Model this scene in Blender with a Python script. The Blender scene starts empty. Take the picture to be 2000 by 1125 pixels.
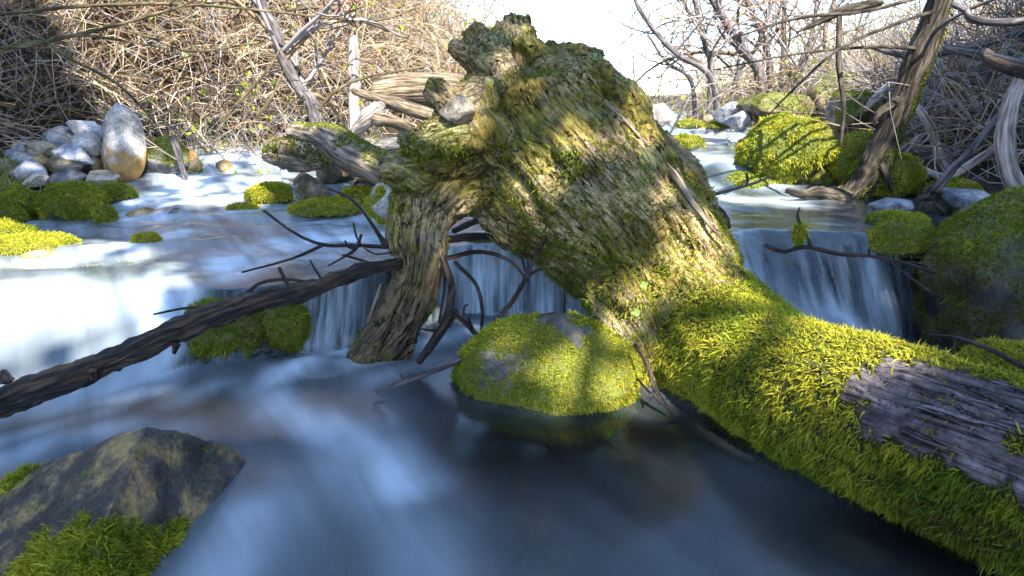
import bpy, bmesh, math
import numpy as np
from mathutils import Vector

sc = bpy.context.scene
COL = sc.collection
# ------------------------------------------------------------------ camera, sky, sun, exposure
FPX, PITCH, CAMH = 1333.0, math.radians(15.2), 0.8
cam = bpy.data.cameras.new('camera'); camo = bpy.data.objects.new('camera', cam); COL.objects.link(camo)
cam.sensor_width = 36; cam.lens = 36 * FPX / 2000; cam.clip_start = 0.05; cam.clip_end = 400
camo.location = (0, 0, CAMH); camo.rotation_euler = (math.pi / 2 - PITCH, 0, 0)
cam.dof.use_dof = True; cam.dof.focus_distance = 1.9; cam.dof.aperture_fstop = 11
sc.camera = camo
SUN_EL, SUN_AZ = math.radians(50), math.radians(150)      # azimuth clockwise from +Y
SUN = np.array([math.sin(SUN_AZ) * math.cos(SUN_EL), math.cos(SUN_AZ) * math.cos(SUN_EL), math.sin(SUN_EL)])
w = bpy.data.worlds.new('World'); sc.world = w; w.use_nodes = True
nt = w.node_tree; bg = nt.nodes['Background']
sky = nt.nodes.new('ShaderNodeTexSky'); sky.sky_type = 'NISHITA'; sky.sun_disc = False
sky.sun_elevation = SUN_EL; sky.sun_rotation = SUN_AZ; sky.air_density = 1.0; sky.dust_density = .4; sky.ozone_density = 2.2
nt.links.new(sky.outputs[0], bg.inputs[0]); bg.inputs[1].default_value = 0.13
sl = bpy.data.lights.new('sun', 'SUN'); sl.energy = 4.2; sl.angle = math.radians(0.6); sl.color = (1, .93, .82)
so = bpy.data.objects.new('sun', sl); COL.objects.link(so)
so.rotation_euler = Vector(SUN).to_track_quat('Z', 'Y').to_euler(); so.location = (3, -6, 8)
sc.view_settings.view_transform = 'Standard'; sc.view_settings.look = 'None'
sc.view_settings.exposure = 2.25; sc.view_settings.gamma = 1
sc.render.engine = 'CYCLES'; sc.cycles.use_denoising = True
sc.cycles.max_bounces = 6; sc.cycles.diffuse_bounces = 3; sc.cycles.transparent_max_bounces = 8; sc.cycles.glossy_bounces = 3

# ------------------------------------------------------------------ numbers
CT, ST = math.cos(PITCH), math.sin(PITCH)
def ray(x, y):
    v = (562.5 - y) / FPX
    return np.array([(x - 1000) / FPX, CT + v * ST, -ST + v * CT])
CAM = np.array([0, 0, CAMH])
def PY(x, y, Y): r = ray(x, y); return CAM + r * (Y / r[1])
def PZ(x, y, z): r = ray(x, y); return CAM + r * ((z - CAMH) / r[2])
def mpp(Y): return Y * 1.02 / FPX          # metres for one photograph pixel at distance Y
_rng = np.random.default_rng(7)
_perm = _rng.permutation(512); _perm = np.concatenate([_perm, _perm, _perm])
_grad = _rng.normal(size=(512, 3)); _grad /= np.linalg.norm(_grad, axis=1)[:, None]
def pn(P):
    P = np.asarray(P, float); I = np.floor(P).astype(int); Fr = P - I; I &= 511
    u = Fr * Fr * Fr * (Fr * (Fr * 6 - 15) + 10); out = 0
    for dx in (0, 1):
        wx = u[..., 0] if dx else 1 - u[..., 0]
        for dy in (0, 1):
            wy = u[..., 1] if dy else 1 - u[..., 1]
            for dz in (0, 1):
                wz = u[..., 2] if dz else 1 - u[..., 2]
                h = _perm[_perm[_perm[(I[..., 0] + dx) & 511] + ((I[..., 1] + dy) & 511)] + ((I[..., 2] + dz) & 511)]
                g = _grad[h]
                out = out + wx * wy * wz * (g[..., 0] * (Fr[..., 0] - dx) + g[..., 1] * (Fr[..., 1] - dy) + g[..., 2] * (Fr[..., 2] - dz))
    return out * 1.6
def fbm(P, s=1.0, o=4, seed=0.0, g=.5):
    P = np.asarray(P, float) * s + seed * 17.31; a = 1.0; r = 0
    for k in range(o): r = r + a * pn(P); P = P * 2.03 + 5.1; a *= g
    return r
def sstep(x, a, b): t = np.clip((x - a) / (b - a), 0, 1); return t * t * (3 - 2 * t)
def nrm(v): return v / np.maximum(np.linalg.norm(v, axis=-1, keepdims=True), 1e-9)

# ------------------------------------------------------------------ mesh helpers
def link(o, parent=None):
    COL.objects.link(o)
    if parent is not None: o.parent = parent
    return o
def mesh(name, V, F, mat, parent=None, smooth=True, cols=None, attrs=None, loc=None):
    V = np.asarray(V, np.float32); F = np.asarray(F, np.int32); k = F.shape[1]
    me = bpy.data.meshes.new(name)
    if loc is not None: V = V - np.asarray(loc, np.float32)
    me.vertices.add(len(V)); me.vertices.foreach_set('co', V.ravel())
    me.loops.add(F.size); me.loops.foreach_set('vertex_index', F.ravel())
    me.polygons.add(len(F)); me.polygons.foreach_set('loop_start', np.arange(len(F), dtype=np.int32) * k)
    me.polygons.foreach_set('use_smooth', np.full(len(F), smooth))
    me.update(calc_edges=True)
    if cols is not None:
        a = me.attributes.new('col', 'FLOAT_COLOR', 'POINT')
        c = np.ones((len(V), 4), np.float32); c[:, :3] = cols; a.data.foreach_set('color', c.ravel())
    for kx, val in (attrs or {}).items():
        val = np.asarray(val, np.float32)
        if val.ndim == 1: a = me.attributes.new(kx, 'FLOAT', 'POINT'); a.data.foreach_set('value', val)
        else: a = me.attributes.new(kx, 'FLOAT_VECTOR', 'POINT'); a.data.foreach_set('vector', val.ravel())
    me.materials.append(mat)
    o = bpy.data.objects.new(name, me)
    if loc is not None: o.location = loc
    return link(o, parent)
def tag(o, label=None, cat=None, group=None, kind=None):
    if label: o['label'] = label
    if cat: o['category'] = cat
    if group: o['group'] = group
    if kind: o['kind'] = kind
    return o
def empty(name, loc): o = bpy.data.objects.new(name, None); o.location = loc; o.empty_display_size = .05; return link(o)
def child(name, V, F, mat, parent, **k):
    return mesh(name, np.asarray(V) - np.array(parent.location), F, mat, parent, **k)
_ico = {}
def ico(n):
    if n not in _ico:
        b = bmesh.new(); bmesh.ops.create_icosphere(b, subdivisions=n, radius=1)
        _ico[n] = (np.array([v.co[:] for v in b.verts]), np.array([[v.index for v in f.verts] for f in b.faces])); b.free()
    return _ico[n]
def tube(pts, rad, sides=8, caps=True, wob=0, seed=0):
    """tapered tube along a polyline; quads only (caps are closed by a tiny end ring)"""
    P = np.asarray(pts, float); R = np.broadcast_to(np.asarray(rad, float), (len(P),)).copy()
    if caps:
        d0 = nrm(P[0] - P[1]) * R[0] * .4; d1 = nrm(P[-1] - P[-2]) * R[-1] * .4
        P = np.vstack([P[:1] + d0, P, P[-1:] + d1]); R = np.concatenate([[R[0] * .25], R, [R[-1] * .25]])
    T = nrm(np.gradient(P, axis=0)); ref = np.array([.13, .21, .97]) if abs(T[len(T)//2][2]) < .9 else np.array([.97, .2, .1])
    A = nrm(np.cross(T, ref)); B = np.cross(A, T); th = np.arange(sides) * 2 * math.pi / sides
    V = P[:, None] + R[:, None, None] * (np.cos(th)[None, :, None] * A[:, None] + np.sin(th)[None, :, None] * B[:, None])
    n = len(P); V = V.reshape(-1, 3)
    i = np.arange(n - 1)[:, None] * sides; j = np.arange(sides)[None]; j2 = (j + 1) % sides
    F = np.stack([i + j, i + j2, i + sides + j2, i + sides + j], -1).reshape(-1, 4)
    if wob: V = V + nrm(V - np.repeat(P, sides, 0)) * (wob * fbm(V, 1 / max(R.max() * 1.2, .004), 3, seed))[:, None]
    return V, F
def spline(pts, n):
    P = np.asarray(pts, float); m = len(P)
    Q = np.vstack([2 * P[0] - P[1], P, 2 * P[-1] - P[-2]]); t = np.linspace(0, m - 1 - 1e-6, n); i = t.astype(int); u = (t - i)[:, None]
    a, b, c, d = Q[i], Q[i + 1], Q[i + 2], Q[i + 3]
    return .5 * (2 * b + (c - a) * u + (2 * a - 5 * b + 4 * c - d) * u * u + (3 * b - a - 3 * c + d) * u ** 3)
def join(parts):
    Vs, Fs, o = [], [], 0
    for V, F in parts: Vs.append(V); Fs.append(F + o); o += len(V)
    return np.vstack(Vs), np.vstack(Fs)
def strands(P0, D, L, r0, r1, S=6, sides=3, curl=.25, wig=.12, droop=0.0, rng=_rng):
    """N curved tapering stems at once; returns verts, quads, points (N,S+1,3)"""
    N = len(P0); P = np.asarray(P0, float).copy(); D = nrm(np.asarray(D, float)); ax = rng.normal(size=(N, 3)); pts = [P.copy()]; step = (np.broadcast_to(L, (N,)) / S)[:, None]
    for k in range(S):
        D = nrm(D + np.cross(ax, D) * curl / S * 2 + rng.normal(size=(N, 3)) * wig + np.array([0, 0, -droop / S]))
        P = P + D * step; pts.append(P.copy())
    Q = np.stack(pts, 1); T = nrm(np.gradient(Q, axis=1)); ref = nrm(rng.normal(size=(N, 1, 3)))
    A = nrm(np.cross(T, ref)); B = np.cross(A, T)
    r0 = np.broadcast_to(r0, (N,)); r1 = np.broadcast_to(r1, (N,)); tt = np.linspace(0, 1, S + 1)
    R = (r0[:, None] * (1 - tt) + r1[:, None] * tt)[..., None, None]; th = np.arange(sides) * 2 * math.pi / sides
    V = Q[:, :, None] + R * (np.cos(th)[None, None, :, None] * A[:, :, None] + np.sin(th)[None, None, :, None] * B[:, :, None])
    n = (np.arange(N) * (S + 1) * sides)[:, None, None]; i = (np.arange(S) * sides)[None, :, None]; j = np.arange(sides)[None, None]; j2 = (j + 1) % sides
    F = np.stack([n + i + j, n + i + j2, n + i + sides + j2, n + i + sides + j], -1).reshape(-1, 4)
    return V.reshape(-1, 3), F, Q
def rep_cols(c, Q, sides=3): return np.repeat(c, Q.shape[1] * sides, 0)

# ------------------------------------------------------------------ materials
def newmat(name):
    m = bpy.data.materials.new(name); m.use_nodes = True; n = m.node_tree.nodes; b = n['Principled BSDF']
    b.inputs['Specular IOR Level'].default_value = .3
    return m, m.node_tree, n, b
def nd(t, kind, **k):
    n = t.nodes.new(kind)
    for a, v in k.items(): setattr(n, a, v)
    return n
def noise(t, scale, detail=6, rough=.6, vec=None, sx=None):
    n = nd(t, 'ShaderNodeTexNoise'); n.inputs['Scale'].default_value = scale; n.inputs['Detail'].default_value = detail; n.inputs['Roughness'].default_value = rough
    if vec is not None:
        if sx is not None:
            mp = nd(t, 'ShaderNodeMapping'); mp.inputs['Scale'].default_value = sx; t.links.new(vec, mp.inputs[0]); vec = mp.outputs[0]
        t.links.new(vec, n.inputs['Vector'])
    return n
def ramp(t, src, stops):
    r = nd(t, 'ShaderNodeValToRGB'); e = r.color_ramp.elements
    while len(e) < len(stops): e.new(.5)
    for k, (p, c) in enumerate(stops): e[k].position = p; e[k].color = (*c, 1) if len(c) == 3 else c
    t.links.new(src, r.inputs[0]); return r
def mixc(t, fac, a, b, mode='MIX'):
    m = nd(t, 'ShaderNodeMix', data_type='RGBA', blend_type=mode)
    if isinstance(fac, (int, float)): m.inputs[0].default_value = fac
    else: t.links.new(fac, m.inputs[0])
    for s, i in ((a, 6), (b, 7)):
        if isinstance(s, tuple): m.inputs[i].default_value = (*s, 1)
        else: t.links.new(s, m.inputs[i])
    return m.outputs[2]
def bump(t, h, strength, dist, b):
    n = nd(t, 'ShaderNodeBump'); n.inputs['Strength'].default_value = strength; n.inputs['Distance'].default_value = dist
    t.links.new(h, n.inputs['Height']); t.links.new(n.outputs[0], b.inputs['Normal'])
def m_rock(name, c1, c2, c3, rough=.75, scale=9., wet=0.):
    m, t, n, b = newmat(name); tc = nd(t, 'ShaderNodeTexCoord').outputs['Object']
    n1 = noise(t, scale, 8, .62, tc); n2 = noise(t, scale * 9, 5, .7, tc); n3 = noise(t, scale * .45, 3, .5, tc)
    r1 = ramp(t, n1.outputs[0], [(.38, c1), (.5, c2), (.63, c3)])
    sp = ramp(t, n2.outputs[0], [(.40, (.45, .45, .45)), (.5, (1, 1, 1)), (.72, (1.5, 1.45, 1.4))])
    c = mixc(t, .75, r1.outputs[0], sp.outputs[0], 'MULTIPLY')
    at = nd(t, 'ShaderNodeAttribute', attribute_name='moss'); g = ramp(t, n2.outputs[0], [(.3, (.05, .06, .008)), (.7, (.17, .18, .02))])
    c = mixc(t, at.outputs['Fac'], c, g.outputs[0])
    t.links.new(c, b.inputs['Base Color'])
    rr = ramp(t, n3.outputs[0], [(.35, (max(rough - .25 - wet, .12),) * 3), (.65, (rough,) * 3)]); t.links.new(rr.outputs[0], b.inputs['Roughness'])
    b.inputs['Specular IOR Level'].default_value = .3 + wet
    ad = nd(t, 'ShaderNodeMath', operation='ADD'); t.links.new(n1.outputs[0], ad.inputs[0]); t.links.new(n2.outputs[0], ad.inputs[1])
    bump(t, ad.outputs[0], .55, .012, b); return m
def m_col(name, rough=.7, transl=0., spec=.25, nscale=0, bmp=0.):
    m, t, n, b = newmat(name); at = nd(t, 'ShaderNodeAttribute', attribute_name='col'); c = at.outputs['Color']
    b.inputs['Roughness'].default_value = rough; b.inputs['Specular IOR Level'].default_value = spec
    if nscale:
        tc = nd(t, 'ShaderNodeTexCoord').outputs['Object']; nn = noise(t, nscale, 6, .65, tc)
        c = mixc(t, .8, c, ramp(t, nn.outputs[0], [(.3, (.5, .5, .5)), (.7, (1.45, 1.4, 1.35))]).outputs[0], 'MULTIPLY')
        if bmp: bump(t, nn.outputs[0], .8, bmp, b)
    t.links.new(c, b.inputs['Base Color'])
    if transl:
        tr = nd(t, 'ShaderNodeBsdfTranslucent'); t.links.new(c, tr.inputs[0]); mx = nd(t, 'ShaderNodeMixShader'); mx.inputs[0].default_value = transl
        t.links.new(b.outputs[0], mx.inputs[1]); t.links.new(tr.outputs[0], mx.inputs[2]); t.links.new(mx.outputs[0], n['Material Output'].inputs[0])
    return m
def m_wood(name, c1, c2, c3, stretch=(30, 30, 3), rough=.75, spec=.3):
    """bark / weathered wood; grain runs along object Z of the tube's own coordinate attribute 'grain'"""
    m, t, n, b = newmat(name); at = nd(t, 'ShaderNodeAttribute', attribute_name='grain').outputs['Vector']
    n1 = noise(t, 1, 7, .65, at, stretch); tc = nd(t, 'ShaderNodeTexCoord').outputs['Object']; n2 = noise(t, 6, 4, .6, tc)
    c = ramp(t, n1.outputs[0], [(.40, c1), (.5, c2), (.61, c3)]).outputs[0]
    c = mixc(t, .7, c, ramp(t, n2.outputs[0], [(.36, (.45, .43, .4)), (.65, (1.25, 1.2, 1.15))]).outputs[0], 'MULTIPLY')
    t.links.new(c, b.inputs['Base Color']); b.inputs['Roughness'].default_value = rough; b.inputs['Specular IOR Level'].default_value = spec
    bump(t, n1.outputs[0], 1.0, .02, b); return m

M_moss = m_col('moss_fronds', .55, .3, .2)
M_twig = m_col('dry_twigs', .75, 0, .2)
M_leaf = m_col('young_leaves', .5, .4, .3)
def m_stump():
    m, t, n, b = newmat('weathered_wood'); c = nd(t, 'ShaderNodeAttribute', attribute_name='col').outputs['Color']; g = nd(t, 'ShaderNodeAttribute', attribute_name='grain').outputs['Vector']; tc = nd(t, 'ShaderNodeTexCoord').outputs['Object']
    n1 = noise(t, 1, 6, .7, g, (120, 120, 7)); n2 = noise(t, 60, 6, .7, tc); n3 = noise(t, 1, 3, .5, g, (38, 38, 3)); n4 = noise(t, 1, 2, .5, g, (44, 44, 2.2)); n4.inputs['Distortion'].default_value = .35
    ab = nd(t, 'ShaderNodeMath', operation='SUBTRACT'); t.links.new(n4.outputs[0], ab.inputs[0]); ab.inputs[1].default_value = .5; ab2 = nd(t, 'ShaderNodeMath', operation='ABSOLUTE'); t.links.new(ab.outputs[0], ab2.inputs[0])
    fis = ramp(t, ab2.outputs[0], [(.004, (0, 0, 0)), (.022, (1, 1, 1))]); gate = ramp(t, noise(t, 7, 2, .5, tc).outputs[0], [(.42, (1, 1, 1)), (.52, (0, 0, 0))]); fis = mixc(t, 1.0, fis.outputs[0], gate.outputs[0], 'SCREEN')
    c = mixc(t, 1.0, c, mixc(t, fis, (.12, .09, .07), (1., 1., 1.)), 'MULTIPLY')
    c = mixc(t, .9, c, ramp(t, n1.outputs[0], [(.38, (.22, .2, .19)), (.5, (1, 1, 1)), (.62, (1.6, 1.5, 1.4))]).outputs[0], 'MULTIPLY')
    c = mixc(t, .7, c, ramp(t, n2.outputs[0], [(.3, (.5, .5, .5)), (.7, (1.45, 1.4, 1.35))]).outputs[0], 'MULTIPLY'); t.links.new(c, b.inputs['Base Color']); b.inputs['Roughness'].default_value = .75
    a1 = nd(t, 'ShaderNodeMath', operation='MULTIPLY_ADD'); t.links.new(n3.outputs[0], a1.inputs[0]); a1.inputs[1].default_value = 1.6; t.links.new(n1.outputs[0], a1.inputs[2])
    a2 = nd(t, 'ShaderNodeMath', operation='MULTIPLY_ADD'); t.links.new(n2.outputs[0], a2.inputs[0]); a2.inputs[1].default_value = .5; t.links.new(a1.outputs[0], a2.inputs[2])
    a3 = nd(t, 'ShaderNodeMath', operation='MULTIPLY_ADD'); t.links.new(fis, a3.inputs[0]); a3.inputs[1].default_value = 1.2; t.links.new(a2.outputs[0], a3.inputs[2])
    bump(t, a3.outputs[0], 1.0, .013, b); return m
M_trunk = m_stump()
R_grey = m_rock('grey_stone', (.10, .11, .13), (.24, .25, .27), (.38, .38, .38))
R_blue = m_rock('blue_grey_stone', (.10, .12, .15), (.27, .29, .33), (.46, .47, .5), .6)
R_tan = m_rock('tan_stone', (.16, .12, .07), (.33, .26, .18), (.48, .42, .34))
R_pale = m_rock('pale_stone', (.26, .23, .20), (.45, .41, .37), (.62, .58, .54))
R_dark = m_rock('wet_dark_stone', (.015, .017, .02), (.05, .055, .065), (.14, .14, .15), .4, 9, .25)
R_black = m_rock('black_wet_stone', (.006, .007, .007), (.016, .017, .016), (.05, .05, .045), .45, 9, .15)
R_brown = m_rock('brown_stone', (.05, .04, .02), (.13, .10, .06), (.27, .23, .17), .7)
R_orange = m_rock('ochre_stone', (.18, .10, .03), (.36, .22, .08), (.48, .36, .2), .6)
R_mossy = m_rock('stone_under_moss', (.04, .045, .02), (.10, .10, .07), (.22, .21, .18), .6)

def grain_tube(pts, rad, sides, wob, seed, n=40, hardness=1.0, ridge=0.):
    P = spline(pts, n); R = np.interp(np.linspace(0, 1, n), np.linspace(0, 1, len(rad)), rad)
    V, F = tube(P, R, sides); k = len(P) + 2
    th = np.tile(np.arange(sides) * 2 * math.pi / sides, k); s = np.concatenate([[0], np.cumsum(np.linalg.norm(np.diff(P, axis=0), axis=1))])
    s = np.repeat(np.concatenate([[0], s, [s[-1]]]), sides); rr = np.repeat(np.concatenate([[R[0]], R, [R[-1]]]), sides); c = np.repeat(np.vstack([P[:1], P, P[-1:]]), sides, 0)
    G = np.stack([np.cos(th) * rr, np.sin(th) * rr, s], 1); d = nrm(V - c)
    disp = wob * fbm(np.stack([np.cos(th) * rr, np.sin(th) * rr, s * .6], 1), .55 / rr.mean(), 3, seed)
    if ridge: disp = disp - ridge * np.abs(fbm(np.stack([np.cos(th) * rr * 3, np.sin(th) * rr * 3, s * .35], 1), .55 / rr.mean(), 3, seed + 3))
    return V + d * disp[:, None], F, G

# ------------------------------------------------------------------ moss
PAL = np.array([[.10, .055, .012], [.13, .11, .012], [.13, .19, .014], [.25, .28, .018], [.42, .38, .035], [.30, .36, .03]])
def pal(i, rng):
    i = np.clip(i + .25, 0, 4.999); k = i.astype(int); f = (i - k)[:, None]
    c = PAL[k] * (1 - f) + PAL[np.minimum(k + 1, 5)] * f
    return c * rng.uniform(.7, 1.35, (len(i), 1)) * rng.normal(1, .06, (len(i), 3)).clip(.8, 1.2)
def moss_on(o, n, mask, L=.012, W=.0022, tone=2.8, var=1.0, droop=.5, lift=.7, seed=1, name='moss', scatter=6., tonefn=None):
    """short pointed fronds, one blade each, spread over the parent mesh where mask(P, N) says"""
    rng = np.random.default_rng(seed); me = o.data
    V = np.empty(len(me.vertices) * 3, np.float32); me.vertices.foreach_get('co', V); V = V.reshape(-1, 3)
    Nv = np.empty_like(V).ravel(); me.vertex_normals.foreach_get('vector', Nv); Nv = Nv.reshape(-1, 3)
    me.calc_loop_triangles(); T = np.empty(len(me.loop_triangles) * 3, np.int32); me.loop_triangles.foreach_get('vertices', T); T = T.reshape(-1, 3)
    a, b, c = V[T[:, 0]], V[T[:, 1]], V[T[:, 2]]; ar = np.linalg.norm(np.cross(b - a, c - a), axis=1)
    loc = np.array(o.location); cen = (a + b + c) / 3 + loc; nn = nrm(Nv[T].mean(1))
    pr = ar * np.clip(mask(cen, nn), 0, 1)
    if pr.sum() <= 0: return None
    idx = rng.choice(len(T), n, p=pr / pr.sum()); u = rng.random((n, 1)); v = rng.random((n, 1)); fl = u + v > 1; u = np.where(fl, 1 - u, u); v = np.where(fl, 1 - v, v)
    P = a[idx] + u * (b - a)[idx] + v * (c - a)[idx]; N = nrm(Nv[T[idx]].mean(1))
    clump = fbm(P + loc, 36, 2, seed); big = fbm(P + loc, scatter, 3, seed + 5)
    d = nrm(N * lift + np.array([0, 0, -droop]) * (1 - np.clip(N[:, 2:], 0, 1) * .8) + rng.normal(size=(n, 3)) * .55)
    s = nrm(np.cross(d, rng.normal(size=(n, 3)))); l = (L * rng.uniform(.55, 1.35, n) * (1 + .75 * clump).clip(.35, 2))[:, None]; w_ = W * rng.uniform(.7, 1.3, (n, 1))
    bend = nrm(np.array([0, 0, -1.]) * .7 + rng.normal(size=(n, 3)) * .7)
    P = P - N * L * .15; md = P + d * l * .55; tp = P + d * l + bend * l * .35
    VV = np.stack([P - s * w_, P + s * w_, md - s * w_ * .85, md + s * w_ * .85, tp], 1).reshape(-1, 3)
    q = (np.arange(n) * 5)[:, None]; FF = np.stack([q + [[0, 1, 3]], q + [[0, 3, 2]], q + [[2, 3, 4]]], 1).reshape(-1, 3)
    t_ = tone + var * (big * 1.3 + clump * .7) + rng.normal(size=n) * .35
    if tonefn is not None: t_ = t_ + tonefn(P + loc)
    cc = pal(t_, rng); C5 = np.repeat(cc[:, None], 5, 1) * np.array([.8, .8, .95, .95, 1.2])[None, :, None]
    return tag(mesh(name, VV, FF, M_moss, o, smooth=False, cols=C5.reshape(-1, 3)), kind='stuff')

# ------------------------------------------------------------------ terrain and water heights
def lerp_tab(y, tab): return np.interp(y, [a for a, b in tab], [b for a, b in tab])
def water_z(x, y):
    q = np.stack([x, np.zeros_like(x), np.zeros_like(x) + 3.3], -1)
    yl = lerp_tab(x, [(-4, 2.35), (-1.25, 2.35), (-1.0, 2.2), (-.62, 2.26), (-.35, 2.45), (-.25, 2.62), (.3, 2.66), (.75, 2.6), (1.0, 2.62), (1.45, 2.5), (1.7, 2.4), (4, 2.5)])
    yl = yl + (.06 * fbm(q, 4, 2) + .03 * fbm(q, 14, 2, 3)) * sstep(x, -1.3, -.9)
    wd = lerp_tab(x, [(-4, .75), (-1.25, .7), (-1.0, .16), (-.5, .13), (.4, .12), (.7, .5), (1.15, .42), (1.4, .2), (1.6, .12), (4, .1)])
    lv = lerp_tab(x, [(-4, .2), (-.6, .2), (-.25, .25), (.35, .26), (.75, .325), (4, .33)])
    t = np.clip((y - yl + wd) / wd, 0, 1); fall = t ** .8 * (1 - .12 * np.sin(t * math.pi)); fall = fall * (1 - sstep(wd, .2, .4)) + t * t * (3 - 2 * t) * sstep(wd, .2, .4)
    zL = lerp_tab(y, [(0, 0), (2.4, 0), (3.5, .02), (3.9, .05), (4.1, .06), (4.5, .12), (4.75, .14), (5.05, .22), (5.3, .245), (6, .26), (9, .4), (20, .6)])
    zR = lerp_tab(y, [(0, 0), (2.6, 0), (3.6, .006), (3.72, .035), (3.95, .05), (4.3, .075), (5.0, .09), (6.8, .11), (7.1, .15), (9.5, .19), (14, .3), (20, .4)])
    f = sstep(x, -.4, .7)
    z = lv * fall + (zL * (1 - f) + zR * f)
    p3 = np.stack([x * 2.2 + y * .8, y * 3.2 - x * .5, np.zeros_like(x)], -1)
    hump = fbm(p3, 1.0, 3, 2); amp = sstep(y, 2.1, 2.6) * lerp_tab(x, [(-4, .03), (-.8, .026), (-.4, .012), (.6, .006), (1, .007), (2, .01), (4, .01)]) * (1 - .6 * sstep(y, 5.5, 8)) + sstep(y, 3.6, 4.0) * .015 * f
    z = z + hump * amp + fbm(p3, .8, 2, 4) * .004
    # a smooth hump of water over the sunken mossy stone in the side arm, and the boil under the side fall
    h = PZ(1440, 345, .42); z = z + .085 * np.exp(-(((x - h[0]) / .2) ** 2 + ((y - 3.92) / .16) ** 2))
    z = z + .07 * np.exp(-(((x - 1.12) / .1) ** 2 + ((y - 2.18) / .12) ** 2)) + .05 * np.exp(-(((x - .85) / .16) ** 2 + ((y - 2.3) / .1) ** 2))
    z = z + .03 * np.exp(-(((x + .62) / .1) ** 2 + ((y - 2.02) / .06) ** 2))
    return z
LB = [(-3, -2.6), (0, -2.3), (2, -2.35), (3, -2.5), (3.6, -2.75), (4.1, -2.5), (4.5, -2.5), (5.2, -2.8), (5.8, -2.2), (6.3, -1.2), (7.3, .3), (8.5, 1.1), (12, 1.9), (30, 3)]
RB = [(-3, 1.9), (1.2, 1.6), (2.1, 1.75), (2.5, 1.7), (3.0, 2.05), (3.5, 1.95), (3.8, 1.75), (5, 1.95), (7, 2.75), (9.5, 3.05), (12, 3.2), (30, 5)]
FL = [(-25, -4), (0, -3.0), (3, -3.1), (4, -3.4), (4.6, -3.7), (5.0, -3.3), (5.4, -2.8), (6, -1.9), (7, -.9), (9, -.2), (14, .3), (40, -1)]      # foot of the hillside
def ground_z(x, y):
    wz = water_z(x, np.clip(y, .2, 16)); l = lerp_tab(y, LB); r = lerp_tab(y, RB); w2 = fbm(np.stack([x, y, 0 * x], -1), 1.6, 4, 1)
    dl = (l - x) + .15 * w2; dr = (x - r) + .15 * w2; d = np.maximum(dl, dr)
    isl = 1 - ((x - lerp_tab(y, [(4, -.45), (5, -.3), (8, .7)])) / .75) ** 2 - ((y - 5.0) / 1.15) ** 2          # gravel bar behind the stump
    bed = wz - .10 - .05 * w2 - .1 * sstep(-d, .1, .8)
    bank = wz - .03 + np.clip(d, -.3, .35) * .25 + np.clip(d - .35, 0, 3) * .1
    fl = lerp_tab(y, FL) - x + .12 * w2
    hl = np.maximum(fl, 0) * lerp_tab(y, [(0, .5), (3.5, .8), (5, .95), (9, .75), (20, .5), (40, .3)])
    hr = np.maximum(dr - .95, 0) * lerp_tab(y, [(0, .6), (4, .62), (8, .3), (14, .12), (40, .05)])
    z = np.where(d > -.15, np.maximum(bank, bed), bed) + np.minimum(hl, 9) + np.minimum(hr, 7)
    z = np.maximum(z, np.where(isl > 0, wz + .12 * np.clip(isl, 0, .6) + .02 * w2, -9))
    z = z + .05 * sstep(d, .1, .6) * fbm(np.stack([x, y, 0 * x], -1), 5, 3, 6)
    return z
def grid(xs, ys):
    X, Y = np.meshgrid(xs, ys); nx = len(xs); i = (np.arange(len(ys) - 1)[:, None] * nx + np.arange(nx - 1)[None]).ravel()
    return X.ravel(), Y.ravel(), np.stack([i, i + 1, i + nx + 1, i + nx], 1)
def GZ(x, y): return float(ground_z(np.array([float(x)]), np.array([float(y)]))[0])
def WZ(x, y): return float(water_z(np.array([float(x)]), np.array([float(y)]))[0])

g1 = np.sinh(np.linspace(-3.6, 3.6, 260)) * 2.6
gy = np.concatenate([np.linspace(-25, -.5, 30), np.linspace(0, 9, 190), 9 + np.geomspace(.15, 120, 60)])
X, Y, F = grid(g1, gy); Z = ground_z(X, Y)
m, t, n, b = newmat('bank_soil'); tc = nd(t, 'ShaderNodeTexCoord').outputs['Object']
n1 = noise(t, 3, 8, .65, tc); n2 = noise(t, 40, 5, .7, tc)
c = ramp(t, n1.outputs[0], [(.35, (.012, .01, .006)), (.5, (.035, .027, .017)), (.65, (.08, .06, .037))]).outputs[0]
c = mixc(t, .8, c, ramp(t, n2.outputs[0], [(.3, (.4, .4, .4)), (.7, (1.7, 1.6, 1.4))]).outputs[0], 'MULTIPLY'); t.links.new(c, b.inputs['Base Color']); b.inputs['Roughness'].default_value = .9
bump(t, n2.outputs[0], .8, .03, b)
ground = tag(mesh('ground', np.stack([X, Y, Z], 1), F, m), 'brown streambed and steep earth banks of the creek', kind='structure')

# water sheet -------------------------------------------------------
xs = np.concatenate([np.linspace(-4, -1.4, 90), np.linspace(-1.38, 1.75, 330), np.linspace(1.78, 4, 70)])
ys = np.concatenate([np.linspace(.2, 1.3, 36), np.linspace(1.32, 1.95, 40), np.linspace(1.96, 2.75, 110), np.linspace(2.77, 5.6, 160), np.linspace(5.65, 14, 90)])
X, Y, F = grid(xs, ys); Z = water_z(X, Y)
def near(lines, W0=None):
    out = np.zeros_like(X)
    for pts, wdt, k in lines:
        P = np.array(pts)[:, :2]; best = np.full_like(X, 9.)
        for a, b_ in zip(P[:-1], P[1:]):
            e = b_ - a; s = np.clip(((X - a[0]) * e[0] + (Y - a[1]) * e[1]) / (e @ e), 0, 1)
            best = np.minimum(best, np.hypot(X - a[0] - s * e[0], Y - a[1] - s * e[1]))
        v = k * np.exp(-(best / wdt) ** 2); out = np.maximum(out, v) if k > 0 else np.minimum(out, v)
    return out
def L(z, *p): return [PZ(a, b_, z) for a, b_ in p]
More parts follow.
